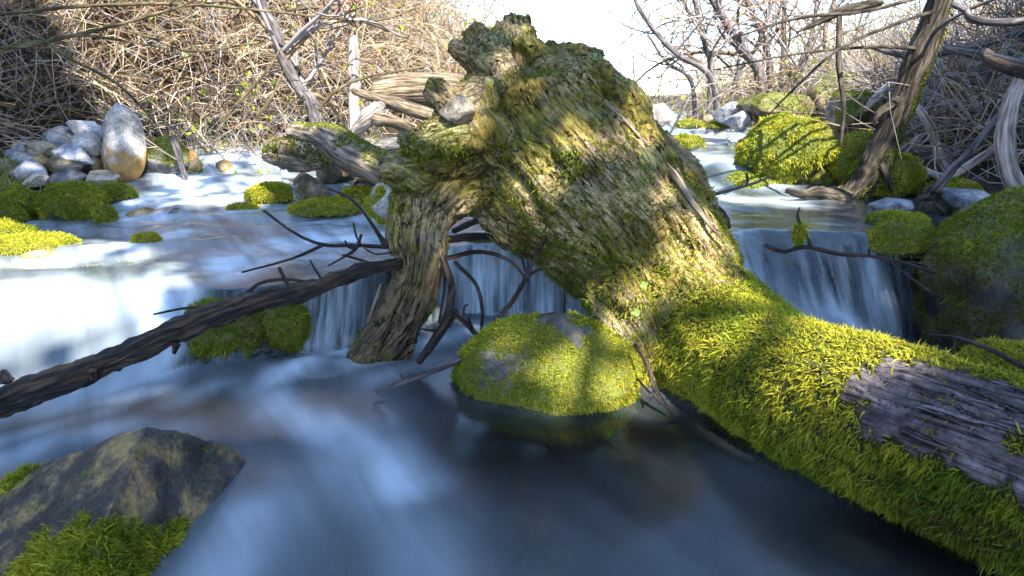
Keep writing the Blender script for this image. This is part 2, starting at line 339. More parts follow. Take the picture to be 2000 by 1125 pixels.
GAP = PZ(260, 520, .2); foam_lines = [
    (L(0, (650, 690), (560, 725), (505, 755), (545, 800), (640, 840), (740, 885), (800, 950)), .075, .75), (L(0, (560, 730), (430, 750), (330, 790)), .06, .35),
    (L(0, (690, 705), (780, 690), (860, 665), (930, 640)), .06, .85), (L(0, (740, 740), (850, 700)), .06, .35),
    (L(0, (0, 900), (120, 850), (260, 830), (330, 840)), .07, .45), (L(0, (640, 860), (780, 960), (840, 1060), (860, 1200)), .1, .22),
    (L(0, (480, 1010), (430, 1120)), .07, .5), (L(0, (0, 860), (200, 800)), .06, .4),
    (L(.2, (-60, 520), (60, 512), (150, 505), (260, 480), (360, 462)), .07, .7), (L(.2, (-60, 590), (100, 560), (260, 560), (420, 520), (540, 480), (640, 470), (760, 470)), .14, .72),
    (L(.17, (-60, 580), (120, 575), (300, 590), (420, 560), (520, 530)), .12, .68), (L(.1, (-60, 740), (120, 715), (260, 670), (350, 630)), .1, .75), (L(.05, (-40, 790), (140, 760), (260, 735)), .07, .6),
    (L(.2, (600, 440), (770, 430)), .2, .4), (L(.22, (260, 420), (400, 425), (480, 415)), .12, .6),
    (L(.24, (290, 395), (380, 395), (460, 390), (520, 375)), .14, .95), (L(.3, (330, 370), (420, 345), (500, 335)), .14, .95), (L(.4, (380, 320), (460, 300), (510, 295)), .16, .8), (L(.45, (430, 290), (500, 285)), .2, .5),
    (L(.44, (1330, 275), (1400, 272), (1470, 275)), .5, .75), (L(.42, (1350, 300), (1400, 312), (1450, 318)), .2, .95), (L(.4, (1345, 335), (1420, 332), (1490, 345)), .16, 1.0),
    (L(.34, (1350, 375), (1420, 385), (1500, 388), (1560, 384)), .12, 1.0), (L(.33, (1390, 405), (1560, 400)), .12, .45),
    (L(.5, (1340, 250), (1390, 252)), .4, .7)]
foam = near(foam_lines)
dz = np.abs(np.gradient(Z.reshape(len(ys), len(xs)), axis=0) / np.gradient(ys)[:, None]).ravel()
p3 = np.stack([X * 3 + Y * .6, Y * 1.2 - X * .3, 0 * X], -1)
steep = sstep(dz, .35, 1.3)
rf = np.exp(-(((X - 1.1) / .13) ** 2 + ((Y - 2.22) / .16) ** 2)) * .9 + np.exp(-(((X - .82) / .2) ** 2 + ((Y - 2.36) / .16) ** 2)) * .65 + np.exp(-(((X - 1.3) / .035) ** 2 + ((Y - 2.4) / .12) ** 2)) * .6
foam = np.maximum(foam, rf)
lobe = .95 * np.exp(-((X + .62) / .1) ** 2) + .3 * np.exp(-((X + .9) / .06) ** 2) + np.where((X > -.4) & (X < .55), .75, 0) + .25 * (X > .55) + .7 * (X < -1.1)
foam = np.maximum(foam, steep * (lobe + .08))
up = sstep(Y, 2.35, 2.8)
base = .085 + .085 * sstep(-X, -.1, .5) + .10 * fbm(p3, 1.1, 3, 9) + up * .16 * (X < .4)
dark = np.exp(-(((X - .35) / .5) ** 2 + ((Y - 1.55) / .16) ** 2)) + np.exp(-(((X - .75) / .3) ** 2 + ((Y - 1.15) / .2) ** 2)) + .8 * np.exp(-(((X + .95) / .3) ** 2 + ((Y - 1.75) / .12) ** 2)) + .7 * np.exp(-(((X + .4) / .2) ** 2 + ((Y - 2.1) / .05) ** 2))
foam = foam * (1 - .8 * np.exp(-((((X - GAP[0]) * .87 - (Y - GAP[1]) * .5) / .42) ** 2 + (((X - GAP[0]) * .5 + (Y - GAP[1]) * .87) / .13) ** 2)))
foam = np.clip(foam * (.8 + .35 * fbm(p3, 2.2, 3, 11)) + base * (1 - .9 * np.clip(dark, 0, 1)) * (1 - .7 * steep), .01, 1)
G = ground_z(X, Y); keep = (G - Z < .06)[F].any(1)
m, t, n, b = newmat('creek_water'); n.remove(b)
fa = nd(t, 'ShaderNodeAttribute', attribute_name='foam').outputs['Fac']; st = nd(t, 'ShaderNodeAttribute', attribute_name='steep').outputs['Fac']; tc = nd(t, 'ShaderNodeTexCoord').outputs['Object']
s1 = noise(t, 1, 5, .65, tc, (22, 2.5, 1.4)); vr = nd(t, 'ShaderNodeVectorRotate', rotation_type='Z_AXIS'); vr.inputs['Angle'].default_value = math.radians(-32); t.links.new(tc, vr.inputs[0]); s2 = noise(t, 1, 3, .5, vr.outputs[0], (9, 1.0, 3)); s2.inputs['Distortion'].default_value = .5
ca = nd(t, 'ShaderNodeAttribute', attribute_name='calm').outputs['Fac']
r1 = ramp(t, s1.outputs[0], [(.34, (.08,) * 3), (.5, (.5,) * 3), (.7, (1.25,) * 3)]); r2 = ramp(t, s2.outputs[0], [(.32, (.5,) * 3), (.68, (1.4,) * 3)])
sk = mixc(t, st, mixc(t, ca, r2.outputs[0], (1., 1., 1.)), r1.outputs[0])
fm = nd(t, 'ShaderNodeMath', operation='MULTIPLY'); fm.use_clamp = True; t.links.new(fa, fm.inputs[0]); t.links.new(sk, fm.inputs[1])
df = nd(t, 'ShaderNodeBsdfDiffuse'); df.inputs[0].default_value = (.66, .79, .90, 1)
tl = nd(t, 'ShaderNodeBsdfTranslucent'); tl.inputs[0].default_value = (.66, .79, .90, 1)
d2 = nd(t, 'ShaderNodeMixShader'); d2.inputs[0].default_value = .25; t.links.new(df.outputs[0], d2.inputs[1]); t.links.new(tl.outputs[0], d2.inputs[2])
tp = nd(t, 'ShaderNodeBsdfTransparent'); tp.inputs[0].default_value = (.25, .42, .52, 1)
ms = nd(t, 'ShaderNodeMixShader'); t.links.new(fm.outputs[0], ms.inputs[0]); t.links.new(tp.outputs[0], ms.inputs[1]); t.links.new(d2.outputs[0], ms.inputs[2])
gl = nd(t, 'ShaderNodeBsdfGlossy'); gl.inputs['Roughness'].default_value = .16; gl.inputs[0].default_value = (1, 1, 1, 1)
fr = nd(t, 'ShaderNodeFresnel'); fr.inputs[0].default_value = 1.36
mg = nd(t, 'ShaderNodeMixShader'); t.links.new(fr.outputs[0], mg.inputs[0]); t.links.new(ms.outputs[0], mg.inputs[1]); t.links.new(gl.outputs[0], mg.inputs[2])
t.links.new(mg.outputs[0], n['Material Output'].inputs[0])
M_water = m
water = tag(mesh('water', np.stack([X, Y, Z], 1), F[keep], m, attrs={'foam': foam, 'steep': steep, 'calm': .45 * (1 - sstep(Y, 1.9, 2.25))}), 'silky blue white creek water running over low falls', kind='structure')

# ------------------------------------------------------------------ rocks
def make_rock(name, cx, cy, hw, hh, Y, mat, label, cat='rock', seed=1, facets=9, sub=4, depth=1.0, rough=.09, tilt=0., boxy=.8, sink=0., group=None, planes=()):
    rng = np.random.default_rng(seed); V, F = ico(sub); V = V.copy()
    for k in range(facets):
        nv = nrm(rng.normal(size=3)); h = rng.uniform(boxy - .12, boxy + .1); dd = V @ nv - h; V = V - np.clip(dd, 0, None)[:, None] * nv * .93
    for nv, h in planes: nv = nrm(np.array(nv, float)); V = V - np.clip(V @ nv - h, 0, None)[:, None] * nv * .95
    ext = (V.max(0) - V.min(0)) / 2; V = (V - (V.max(0) + V.min(0)) / 2) / ext
    V = V + nrm(V) * (rough * fbm(V, 1.5, 4, seed) + rough * .35 * fbm(V, 6, 3, seed + 2))[:, None]
    s = mpp(Y); c_, s_ = math.cos(tilt), math.sin(tilt)
    V = V * np.array([hw * s, hw * s * depth, hh * s])
    V = np.stack([V[:, 0] * c_ + V[:, 2] * s_, V[:, 1], -V[:, 0] * s_ + V[:, 2] * c_], 1)
    C = PY(cx, cy, Y); C[2] -= sink
    return tag(mesh(name, V + C, F, mat, loc=C, attrs={'moss': np.zeros(len(V))}), label, cat, group)
def set_moss(o, fn):
    me = o.data; V = np.empty(len(me.vertices) * 3, np.float32); me.vertices.foreach_get('co', V); V = V.reshape(-1, 3) + np.array(o.location)
    N = np.empty(V.size, np.float32); me.vertex_normals.foreach_get('vector', N)
    me.attributes['moss'].data.foreach_set('value', np.clip(fn(V, N.reshape(-1, 3)), 0, 1).astype(np.float32))
def surf(o, px, py):
    """the point of a mesh that the photograph shows at this pixel"""
    me = o.data; V = np.empty(len(me.vertices) * 3, np.float32); me.vertices.foreach_get('co', V); V = V.reshape(-1, 3) + np.array(o.location); e = V - CAM
    dp = e[:, 1] * CT - e[:, 2] * ST; u = 1000 + FPX * e[:, 0] / dp; v = 562.5 - FPX * (e[:, 1] * ST + e[:, 2] * CT) / dp
    return V[np.argmin(np.hypot(u - px, v - py) / 14 + dp * 6)].astype(float)
def up_mask(lo=-.1, hi=.35, amt=.35, s=7., seed=0): return lambda P, N: sstep(N[:, 2] + amt * fbm(P, s, 3, seed), lo, hi)
def mossy(o, n, mask, **k): set_moss(o, lambda P, N: mask(P, N) * .95); return moss_on(o, n, mask, **k)

# --- the mossy boulder in the pool below the arch
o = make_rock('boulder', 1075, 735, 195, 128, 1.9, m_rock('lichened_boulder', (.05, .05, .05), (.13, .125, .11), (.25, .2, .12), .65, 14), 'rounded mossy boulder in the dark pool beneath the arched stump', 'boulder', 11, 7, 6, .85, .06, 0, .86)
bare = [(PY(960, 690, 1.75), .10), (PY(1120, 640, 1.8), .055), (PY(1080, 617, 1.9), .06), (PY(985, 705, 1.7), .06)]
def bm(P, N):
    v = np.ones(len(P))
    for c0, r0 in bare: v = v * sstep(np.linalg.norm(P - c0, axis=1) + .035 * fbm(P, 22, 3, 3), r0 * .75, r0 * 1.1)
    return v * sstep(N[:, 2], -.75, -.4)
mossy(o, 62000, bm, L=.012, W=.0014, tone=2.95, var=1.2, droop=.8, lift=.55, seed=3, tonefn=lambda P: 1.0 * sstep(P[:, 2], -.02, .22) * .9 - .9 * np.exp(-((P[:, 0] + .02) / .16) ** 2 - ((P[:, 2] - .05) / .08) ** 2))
# --- wet rock with moss tufts at the water's edge
o = make_rock('wet_rock', 165, 1090, 345, 290, 1.17, m_rock('wet_ochre_rock', (.025, .027, .032), (.075, .065, .05), (.34, .24, .09), .34, 11, .25), 'big wet ochre and slate rock with small moss tufts at its foot', 'rock', 47, 4, 6, 1.1, .05, 0, .9, planes=[((.9, -.1, .42), .62), ((-.45, -.42, .78), .36), ((-.2, .7, .7), .55), ((.15, -.85, .5), .7)])
WETROCK = o
cs = [(surf(o, a, b_), r) for a, b_, r in [(190, 1050, .035), (345, 1065, .04), (130, 1085, .05), (40, 920, .03), (270, 1090, .05), (60, 1120, .05), (385, 1060, .03), (310, 1100, .05), (230, 1115, .06), (370, 1110, .05)]]
def wm(P, N):
    v = np.zeros(len(P))
    for c0, r0 in cs: v = np.maximum(v, 1 - sstep(np.linalg.norm((P - c0) * [1, .7, 1], axis=1) + .02 * fbm(P, 30, 3, 4), r0 * .8, r0 * 1.15))
    return v
mossy(o, 15000, wm, L=.017, W=.0016, tone=2.9, var=.8, droop=.1, lift=.9, seed=5)
moss_on(o, 5000, lambda P, N: sstep(fbm(P, 9, 3, 8), .05, .3) * (P[:, 0] < -.55), L=.006, W=.0014, tone=1.3, droop=.3, seed=6, name='thin_moss')

# --- rocks of the bank pile
m = m_rock('stained_pale_stone', (.26, .24, .22), (.45, .42, .39), (.6, .57, .54)); t = m.node_tree; b = t.nodes['Principled BSDF']; src = b.inputs['Base Color'].links[0].from_socket
tc = nd(t, 'ShaderNodeTexCoord').outputs['Object']; sp = nd(t, 'ShaderNodeSeparateXYZ'); t.links.new(tc, sp.inputs[0]); nz = noise(t, 11, 4, .6, tc); ad = nd(t, 'ShaderNodeMath', operation='MULTIPLY_ADD'); t.links.new(nz.outputs[0], ad.inputs[0]); ad.inputs[1].default_value = .5; t.links.new(sp.outputs[2], ad.inputs[2])
gx = ramp(t, ad.outputs[0], [(.14, (1, 1, 1)), (.24, (0, 0, 0))]); t.links.new(mixc(t, gx.outputs[0], src, mixc(t, nz.outputs[0], (.22, .12, .03), (.45, .28, .10))), b.inputs['Base Color']); R_stain = m
STAND = [((.9, -.35, .2), .5), ((-.8, -.5, .15), .55), ((.1, -.95, .25), .55), ((.55, -.1, .8), .72), ((-.7, -.2, .6), .72), ((0, .9, .3), .6), ((.2, 0, 1), .74), ((-.5, -.3, .9), .72)]
pile = [
 ('standing_stone', 233, 286, 41, 68, 4.5, R_stain, 'tall pale stone standing upright beside the small falls', 2, 8, .12),
 ('rock', 172, 257, 31, 20, 4.75, R_blue, 'blue grey angular rock on top of the stone pile', 3, 8, .15),
 ('rock', 168, 282, 29, 19, 4.5, R_pale, 'pinkish pale rock tilted against the standing stone', 4, 8, .6),
 ('rock', 110, 272, 32, 21, 4.7, R_grey, 'grey rounded rock at the back of the stone pile', 5, 7, -.2),
 ('rock', 82, 291, 30, 15, 4.5, R_tan, 'tan wedge shaped rock in the stone pile', 6, 9, .15),
 ('rock', 145, 305, 36, 21, 4.35, R_blue, 'flat faced grey block in the middle of the pile', 7, 10, .08),
 ('rock', 50, 288, 24, 15, 4.75, R_blue, 'grey blue slab behind the tan wedge rock', 8, 8, -.5),
 ('rock', 42, 311, 34, 16, 4.4, R_blue, 'blue slate rock with a ridged back beside the grass', 9, 7, .15),
 ('rock', 76, 315, 20, 13, 4.35, R_orange, 'small ochre rock wedged between blue slates', 10, 8, .2),
 ('rock', 62, 332, 34, 16, 4.15, R_blue, 'veined blue rock low in the stone pile', 12, 8, .1),
 ('rock', 69, 351, 23, 12, 4.05, R_pale, 'small white crusted rock at the foot of the pile', 13, 7, 0),
 ('rock', 125, 328, 34, 17, 4.25, R_brown, 'brown speckled rock behind the black wet rock', 14, 7, .2),
 ('rock', 130, 351, 37, 20, 4.1, R_dark, 'black wet rock at the foot of the stone pile', 15, 10, -.1),
 ('rock', 198, 351, 30, 17, 4.15, R_tan, 'low speckled tan rock in front of the standing stone', 16, 8, .15),
 ('rock', 12, 325, 17, 15, 4.25, R_tan, 'tan rock half hidden by grass blades', 17, 7, 0),
 ('rock', 185, 322, 12, 14, 4.4, R_brown, 'little brown rock wedged under the standing stone', 18, 7, 0),
 ('rock', 152, 364, 22, 12, 4.0, R_dark, 'dark wet pebble by the black rock', 19, 7, 0),
 ('rock', 325, 322, 58, 50, 4.8, R_dark, 'dark wet ledge rock that the thin side fall runs over', 20, 9, 0),
 ('rock', 380, 322, 15, 28, 4.75, R_orange, 'upright rusty rock in the side falls', 21, 7, .1),
 ('rock', 436, 328, 17, 14, 4.8, R_orange, 'reddish rock showing through white falls', 22, 7, 0),
 ('rock', 612, 372, 38, 30, 3.95, R_brown, 'brown angular rock beside the moss cushion', 23, 9, .2),
 ('rock', 585, 380, 16, 20, 3.9, R_grey, 'small grey pointed rock between moss and brown rock', 24, 8, -.3),
 ('rock', 748, 394, 32, 36, 3.35, R_pale, 'pale pointed rock with a mossy flank touching the stump', 25, 9, .3),
 ('rock', 345, 417, 26, 10, 3.7, R_dark, 'dark wet stone with glints in the shallow run', 26, 7, 0),
 ('rock', 275, 416, 26, 10, 3.72, R_orange, 'peach coloured stone just under the shallow water', 27, 6, 0),
 ('rock', 80, 500, 34, 14, 2.72, R_orange, 'ochre stone breaking the white water by the bank', 28, 6, 0),
 ('rock', 655, 330, 40, 24, 4.4, R_brown, 'brown stone in the trickle under the mossy log', 29, 8, 0),
]
for k, (nm, cx, cy, hw, hh, Yd, mt, lb, sd, fc, tl_) in enumerate(pile):
    o = make_rock(nm, cx, cy, hw * (1.06 if sd != 2 else .98), hh * (1.08 if sd != 2 else 1.14), Yd, mt, lb, 'stone' if nm != 'rock' else 'rock', sd + 60, fc + 5 if sd != 2 else 3, 5 if sd == 2 else 4, .85, .05, tl_, .64 if sd != 2 else .9, planes=STAND if sd == 2 else ())
    if sd == 25: mossy(o, 4000, lambda P, N: sstep(-N[:, 0] + .5 * fbm(P, 9, 2) - (P[:, 2] - .3) * 3, .1, .5), L=.014, W=.003, tone=3.6, seed=40)
    if sd == 20: mossy(o, 2500, up_mask(.3, .7), L=.015, W=.004, tone=3.2, seed=41)
    if sd == 21: mossy(o, 800, lambda P, N: sstep(.36 - P[:, 2], -.05, .05), L=.012, W=.004, tone=2.5, seed=42)
mossr = [
 # cx, cy, hw, hh, Y, n, tone, L, label, seed, facets
 (142, 402, 58, 37, 3.6, 14000, 2.3, .016, 'round green moss mound beside the small wet rocks', 1, 4),
 (221, 381, 40, 18, 3.95, 5000, 2.5, .015, 'low dark green moss mound in the shallow run', 2, 4),
 (32, 410, 42, 36, 3.55, 9000, 1.9, .016, 'dark olive moss mound under the dry grass', 3, 5),
 (14, 428, 30, 24, 3.4, 4500, 2.6, .015, 'small bright moss mound beside a black hollow', 4, 4),
 (26, 466, 46, 28, 2.95, 9000, 2.7, .014, 'yellowish moss mound at the edge of white water', 5, 4),
 (60, 478, 80, 16, 2.85, 9000, 3.3, .014, 'flat bright green moss ledge lapped by the water', 6, 4),
 (205, 420, 20, 16, 3.5, 2000, 3.0, .014, 'thin mossy stone dipping under the clear water', 7, 4),
 (528, 381, 44, 22, 3.9, 9000, 3.0, .017, 'bright green moss cushion in midstream', 8, 4),
 (640, 404, 70, 14, 3.65, 7000, 2.9, .015, 'flat mossy stone at the lip of the upper run', 9, 5),
 (700, 385, 40, 18, 3.85, 4000, 3.1, .015, 'mossy stone tucked under the mossy log', 10, 5),
 (480, 408, 34, 9, 3.75, 2500, 3.0, .014, 'low mossy stone washed over beside the moss cushion', 11, 5),
 (445, 642, 112, 64, 2.2, 13000, 1.2, .016, 'dark mossy rock beneath the wet black branch', 12, 5),
 (560, 640, 46, 56, 2.17, 5000, 1.3, .014, 'mossy stone half hidden by the fall beneath the branch', 13, 5),
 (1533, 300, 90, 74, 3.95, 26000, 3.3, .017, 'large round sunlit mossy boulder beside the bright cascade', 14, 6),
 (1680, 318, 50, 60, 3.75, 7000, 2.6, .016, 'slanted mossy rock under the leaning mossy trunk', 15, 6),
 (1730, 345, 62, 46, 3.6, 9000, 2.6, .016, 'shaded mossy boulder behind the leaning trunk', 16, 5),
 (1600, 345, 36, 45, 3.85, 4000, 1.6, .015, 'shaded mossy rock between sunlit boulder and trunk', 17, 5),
 (1343, 279, 30, 15, 5.2, 2500, 2.9, .018, 'little moss mound in the stream near the stump', 18, 4),
 (1862, 372, 44, 22, 3.3, 5000, 2.9, .015, 'low mossy rock behind the pale blue stone', 19, 5),
 (1445, 362, 66, 26, 3.85, 5000, 2.4, .014, 'sunken mossy stone under the white hump of water', 20, 4),
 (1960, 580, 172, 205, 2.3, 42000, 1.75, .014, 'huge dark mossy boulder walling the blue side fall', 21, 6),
 (1760, 470, 62, 40, 2.48, 7000, 2.7, .013, 'mossy stone the side fall slides across', 22, 5),
 (1955, 708, 80, 40, 1.8, 9000, 2.8, .015, 'low green moss mound between the log and dark boulder', 23, 5),
 (1345, 243, 26, 9, 7.0, 1200, 3.0, .02, 'small mossy stone beside the far little fall', 24, 4),
 (1405, 247, 26, 9, 6.7, 1200, 2.6, .02, 'dark moss topped stone below the far little fall', 25, 4),
 (288, 470, 26, 12, 2.95, 2500, 3.2, .014, 'moss tipped stone poking through the silky run', 28, 4),
 (250, 540, 120, 13, 2.5, 6000, 2.9, .012, 'broad green stone lying just under the sliding water', 29, 4),
 (945, 478, 40, 16, 2.78, 2500, 1.8, .013, 'dark mossy stone at the lip of the fall within the arch', 26, 5),
 (1750, 430, 55, 14, 2.75, 3500, 3.0, .013, 'yellow green moss hump just under the still upper pool', 27, 4),
]
for (cx, cy, hw, hh, Yd, nn_, tone, Lm, lb, sd, fc) in mossr:
    big = nn_ > 20000
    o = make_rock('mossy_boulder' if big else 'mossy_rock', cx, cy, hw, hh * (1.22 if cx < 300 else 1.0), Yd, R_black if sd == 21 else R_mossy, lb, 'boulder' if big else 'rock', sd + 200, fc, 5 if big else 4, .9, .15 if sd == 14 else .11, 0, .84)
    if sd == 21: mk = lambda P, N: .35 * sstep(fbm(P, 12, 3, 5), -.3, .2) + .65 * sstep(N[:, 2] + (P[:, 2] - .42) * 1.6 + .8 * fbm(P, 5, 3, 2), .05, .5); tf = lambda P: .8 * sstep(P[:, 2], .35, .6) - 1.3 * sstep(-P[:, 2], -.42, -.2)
    elif sd == 14: mk = lambda P, N: sstep(N[:, 2] + .5 * fbm(P, 7, 3, 2), -.8, -.5); tf = lambda P: .6 * fbm(P, 5, 2, 3)
    else: mk = up_mask(-.7, -.25, .4, 7, sd); tf = None
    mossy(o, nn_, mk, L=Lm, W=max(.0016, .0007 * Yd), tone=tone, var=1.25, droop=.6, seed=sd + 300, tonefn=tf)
right = [
 (1676, 240, 56, 52, 4.6, R_brown, 'big brown lichen stained rock behind the sunlit mossy boulder', 30, .05),
 (1515, 214, 62, 27, 6.2, R_brown, 'long low brown rock on the far bank', 31, .1),
 (1640, 190, 62, 42, 6.3, R_brown, 'large brown rock high on the far bank', 32, -.1),
 (1428, 222, 34, 22, 6.6, R_grey, 'grey rock below the leaning saplings', 33, .1),
 (1442, 236, 24, 18, 6.2, R_blue, 'blue grey angular rock at the far waterline', 34, .4),
 (1284, 226, 34, 22, 7.2, R_pale, 'white sunlit rock beside the stump', 35, 0),
 (1382, 234, 18, 11, 7.4, R_brown, 'small round brown rock by the far little fall', 36, 0),
 (1370, 240, 14, 8, 7.6, R_pale, 'small pale rock above the far little fall', 37, 0),
 (1320, 240, 16, 9, 7.4, R_pale, 'small bleached rock next to the white sunlit rock', 38, 0),
 (1745, 400, 44, 13, 3.15, R_blue, 'flat blue wet stone at the pool margin', 39, 0),
 (1887, 390, 46, 22, 3.0, R_blue, 'pale blue angular stone beside the rotten stub', 41, .2),
 (1630, 310, 26, 20, 3.95, R_brown, 'brown rounded rock wedged beside the leaning trunk', 42, 0),
 (1655, 335, 24, 22, 3.9, R_dark, 'dark rock in the hollow behind the leaning trunk', 43, 0),
 (1800, 255, 45, 26, 4.5, R_grey, 'flat grey rock lying under the brush pile', 44, .1),
 (1870, 235, 40, 20, 4.7, R_blue, 'slate rock half covered by twigs', 45, -.1),
 (1925, 268, 44, 20, 4.3, R_grey, 'grey slab under crossed dead sticks', 46, .15),
 (1830, 300, 42, 16, 4.1, R_grey, 'thin grey slab above the mossy rocks', 47, .05),
 (1745, 268, 32, 14, 4.4, R_brown, 'flat brown rock right behind the leaning trunk', 48, 0),
 (893, 213, 32, 26, 2.06, R_tan, 'grey stone lodged in the roots of the stump', 49, .2),
]
for (cx, cy, hw, hh, Yd, mt, lb, sd, tl_) in right:
    o = make_rock('rock', cx, cy, hw * 1.05, hh * 1.05, Yd, mt, lb.replace('right behind', 'just behind'), 'rock', sd + 90, 13, 4, .85, .06, tl_, .66)
    if sd in (30, 31, 32): mossy(o, 2500, up_mask(.1, .8, .8, 4, sd), L=.015, W=.004, tone=1.5, seed=sd)

# submerged cobbles on the bed, and pebbles at the margins (too many and too veiled to count)
rng = np.random.default_rng(5); parts = []; cols = []
V0, F0 = ico(2)
for k in range(450):
    x = rng.uniform(-2.4, 2.1); y = rng.uniform(2.5, 6.5)
    if k >= 420: x = rng.uniform(-1.2, .1); y = rng.uniform(1.15, 1.95)
    z = GZ(x, y) if k < 420 else WZ(x, y) - .13
    if z > WZ(x, y) + .12: continue
    r = rng.uniform(.025, .085); V = V0 * (1 + .16 * fbm(V0, 1.4, 2, k))[:, None] * np.array([r * rng.uniform(.8, 1.4), r * rng.uniform(.8, 1.3), r * rng.uniform(.5, .8)])
    parts.append((V + [x, y, min(z, WZ(x, y) - r * .2)], F0)); c0 = np.array([(.12, .10, .07), (.20, .13, .06), (.10, .11, .12), (.07, .09, .03), (.2, .19, .18), (.17, .09, .05)])[rng.integers(6)]
    cols.append(np.tile(c0 * rng.uniform(.6, 1.3), (len(V), 1)))
V, F = join(parts); tag(mesh('pebbles', V, F, m_col('bed_cobbles', .5, 0, .4, 30, .004), cols=np.vstack(cols)), 'brown and grey cobbles lying on the creek bed', kind='stuff')

# ------------------------------------------------------------------ the fallen tree: log, arched stump, root leg in one body
SW = []          # (centres, in-plane radius, depth radius)
def sweep(pts, depthk, n=None):
    """pts: (px, py, Y, half width px); cross-section flattened in depth by depthk"""
    C = np.array([PY(a, b_, Yd) for a, b_, Yd, h in pts]); R = np.array([h * mpp(Yd) for a, b_, Yd, h in pts])
    n = n or len(pts) * 7; P = spline(C, n); R = np.interp(np.linspace(0, 1, n), np.linspace(0, 1, len(R)), R)
    SW.append((P, R, R * depthk)); return P
body = [(1340, 585, 2.03, 135), (1295, 530, 2.1, 140), (1215, 428, 2.2, 150), (1112, 325, 2.3, 188), (1020, 215, 2.36, 158), (985, 135, 2.38, 92)]
sweep(body, .72)
lp = [PY(1340, 600, 2.03), PY(1440, 690, 1.82), PY(1545, 758, 1.58), PY(1815, 861, 1.26)]
lp = lp + [lp[-1] + (lp[-1] - lp[-2]) * 1.0, lp[-1] + (lp[-1] - lp[-2]) * 2.0]
LOGP = spline(np.array(lp), 60); LOGR = np.interp(np.linspace(0, 1, 60), [0, .2, .4, 1], [.19, .182, .166, .163]); SW.append((LOGP, LOGR, LOGR))
LEG = [(1030, 290, 2.28, 100), (905, 330, 2.24, 86), (848, 380, 2.2, 72), (826, 440, 2.18, 56), (822, 500, 2.17, 48), (810, 560, 2.17, 43), (790, 608, 2.15, 47), (768, 648, 2.13, 50), (735, 688, 2.1, 50), (700, 720, 2.08, 40)]
sweep(LEG, .85)
sweep([(1010, 235, 2.3, 120), (920, 240, 2.28, 75), (880, 262, 2.24, 50)], .7)
sweep([(980, 262, 2.16, 34), (900, 262, 2.1, 32), (840, 276, 2.06, 27), (790, 280, 2.06, 15)], .9)
sweep([(930, 238, 2.12, 18), (880, 262, 2.07, 16), (800, 262, 2.05, 8)], .9)
sweep([(960, 190, 2.2, 38), (890, 205, 2.18, 30), (852, 182, 2.2, 17)], .8)
sweep([(900, 320, 2.2, 62), (810, 325, 2.14, 44), (762, 335, 2.13, 30)], .8)
sweep([(830, 350, 2.12, 34), (768, 318, 2.1, 20)], .8)
sweep([(1000, 110, 2.38, 58), (945, 85, 2.36, 30), (905, 64, 2.36, 15)], .8)
sweep([(985, 130, 2.3, 60), (930, 112, 2.27, 34), (893, 96, 2.27, 15)], .8)
sweep([(1010, 100, 2.36, 48), (1018, 70, 2.38, 30), (1012, 40, 2.38, 16)], .8)
sweep([(1080, 150, 2.42, 70), (1130, 125, 2.45, 26), (1168, 118, 2.46, 14)], .8)
sweep([(1150, 180, 2.42, 60), (1180, 165, 2.45, 18)], .8)
sweep([(975, 395, 2.34, 34), (1030, 440, 2.32, 30), (1090, 500, 2.25, 34), (1150, 560, 2.2, 40)], .8)
sweep([(1180, 560, 2.0, 60), (1250, 640, 1.95, 70), (1290, 720, 1.88, 60)], .9)
sweep([(1240, 250, 2.42, 30), (1330, 350, 2.3, 34), (1370, 440, 2.2, 30)], .8)
parts = []
for P, R, Rd in SW:
    T = nrm(np.gradient(P, axis=0)); view = nrm(P - CAM); A = nrm(np.cross(T, view)); B = nrm(np.cross(A, T)); th = np.arange(20) * math.pi / 10
    P2 = np.vstack([P[:1] - T[:1] * R[0] * .45, P, P[-1:] + T[-1:] * R[-1] * .45]); A = np.vstack([A[:1], A, A[-1:]]); B = np.vstack([B[:1], B, B[-1:]])
    r1 = np.concatenate([[R[0] * .3], R, [R[-1] * .3]]); r2 = np.concatenate([[Rd[0] * .3], Rd, [Rd[-1] * .3]])
    V = P2[:, None] + r1[:, None, None] * np.cos(th)[None, :, None] * A[:, None] + r2[:, None, None] * np.sin(th)[None, :, None] * B[:, None]
    nr = len(P2); i = np.arange(nr - 1)[:, None] * 20; j = np.arange(20)[None]; j2 = (j + 1) % 20
    F = np.stack([i + j, i + j2, i + 20 + j2, i + 20 + j], -1).reshape(-1, 4)
    V = V.reshape(-1, 3); nv = len(V); V = np.vstack([V, P2[:1], P2[-1:]])
    c0 = [[nv, k_, (k_ + 1) % 20] for k_ in range(20)]; l0 = (nr - 1) * 20; c1 = [[nv + 1, l0 + (k_ + 1) % 20, l0 + k_] for k_ in range(20)]
    parts.append((V, F.tolist() + [f[::1] for f in c0] + c1))
vs, fs, off = [], [], 0
for V, Fl in parts: vs += V.tolist(); fs += [[q + off for q in f] for f in Fl]; off += len(V)
tm = bpy.data.meshes.new('tmp'); tm.from_pydata(vs, [], fs); bmx = bmesh.new(); bmx.from_mesh(tm); bmesh.ops.recalc_face_normals(bmx, faces=bmx.faces); bmx.to_mesh(tm); bmx.free()
to = bpy.data.objects.new('tmp', tm); COL.objects.link(to)
md = to.modifiers.new('r', 'REMESH'); md.mode = 'VOXEL'; md.voxel_size = .0062
md = to.modifiers.new('s', 'SMOOTH'); md.factor = .5; md.iterations = 12
dg = bpy.context.evaluated_depsgraph_get(); ev = bpy.data.meshes.new_from_object(to.evaluated_get(dg)); bpy.data.objects.remove(to)
V = np.empty(len(ev.vertices) * 3, np.float32); ev.vertices.foreach_get('co', V); V = V.reshape(-1, 3).astype(float)
N = np.empty(V.size, np.float32); ev.vertex_normals.foreach_get('vector', N); N = N.reshape(-1, 3).astype(float)
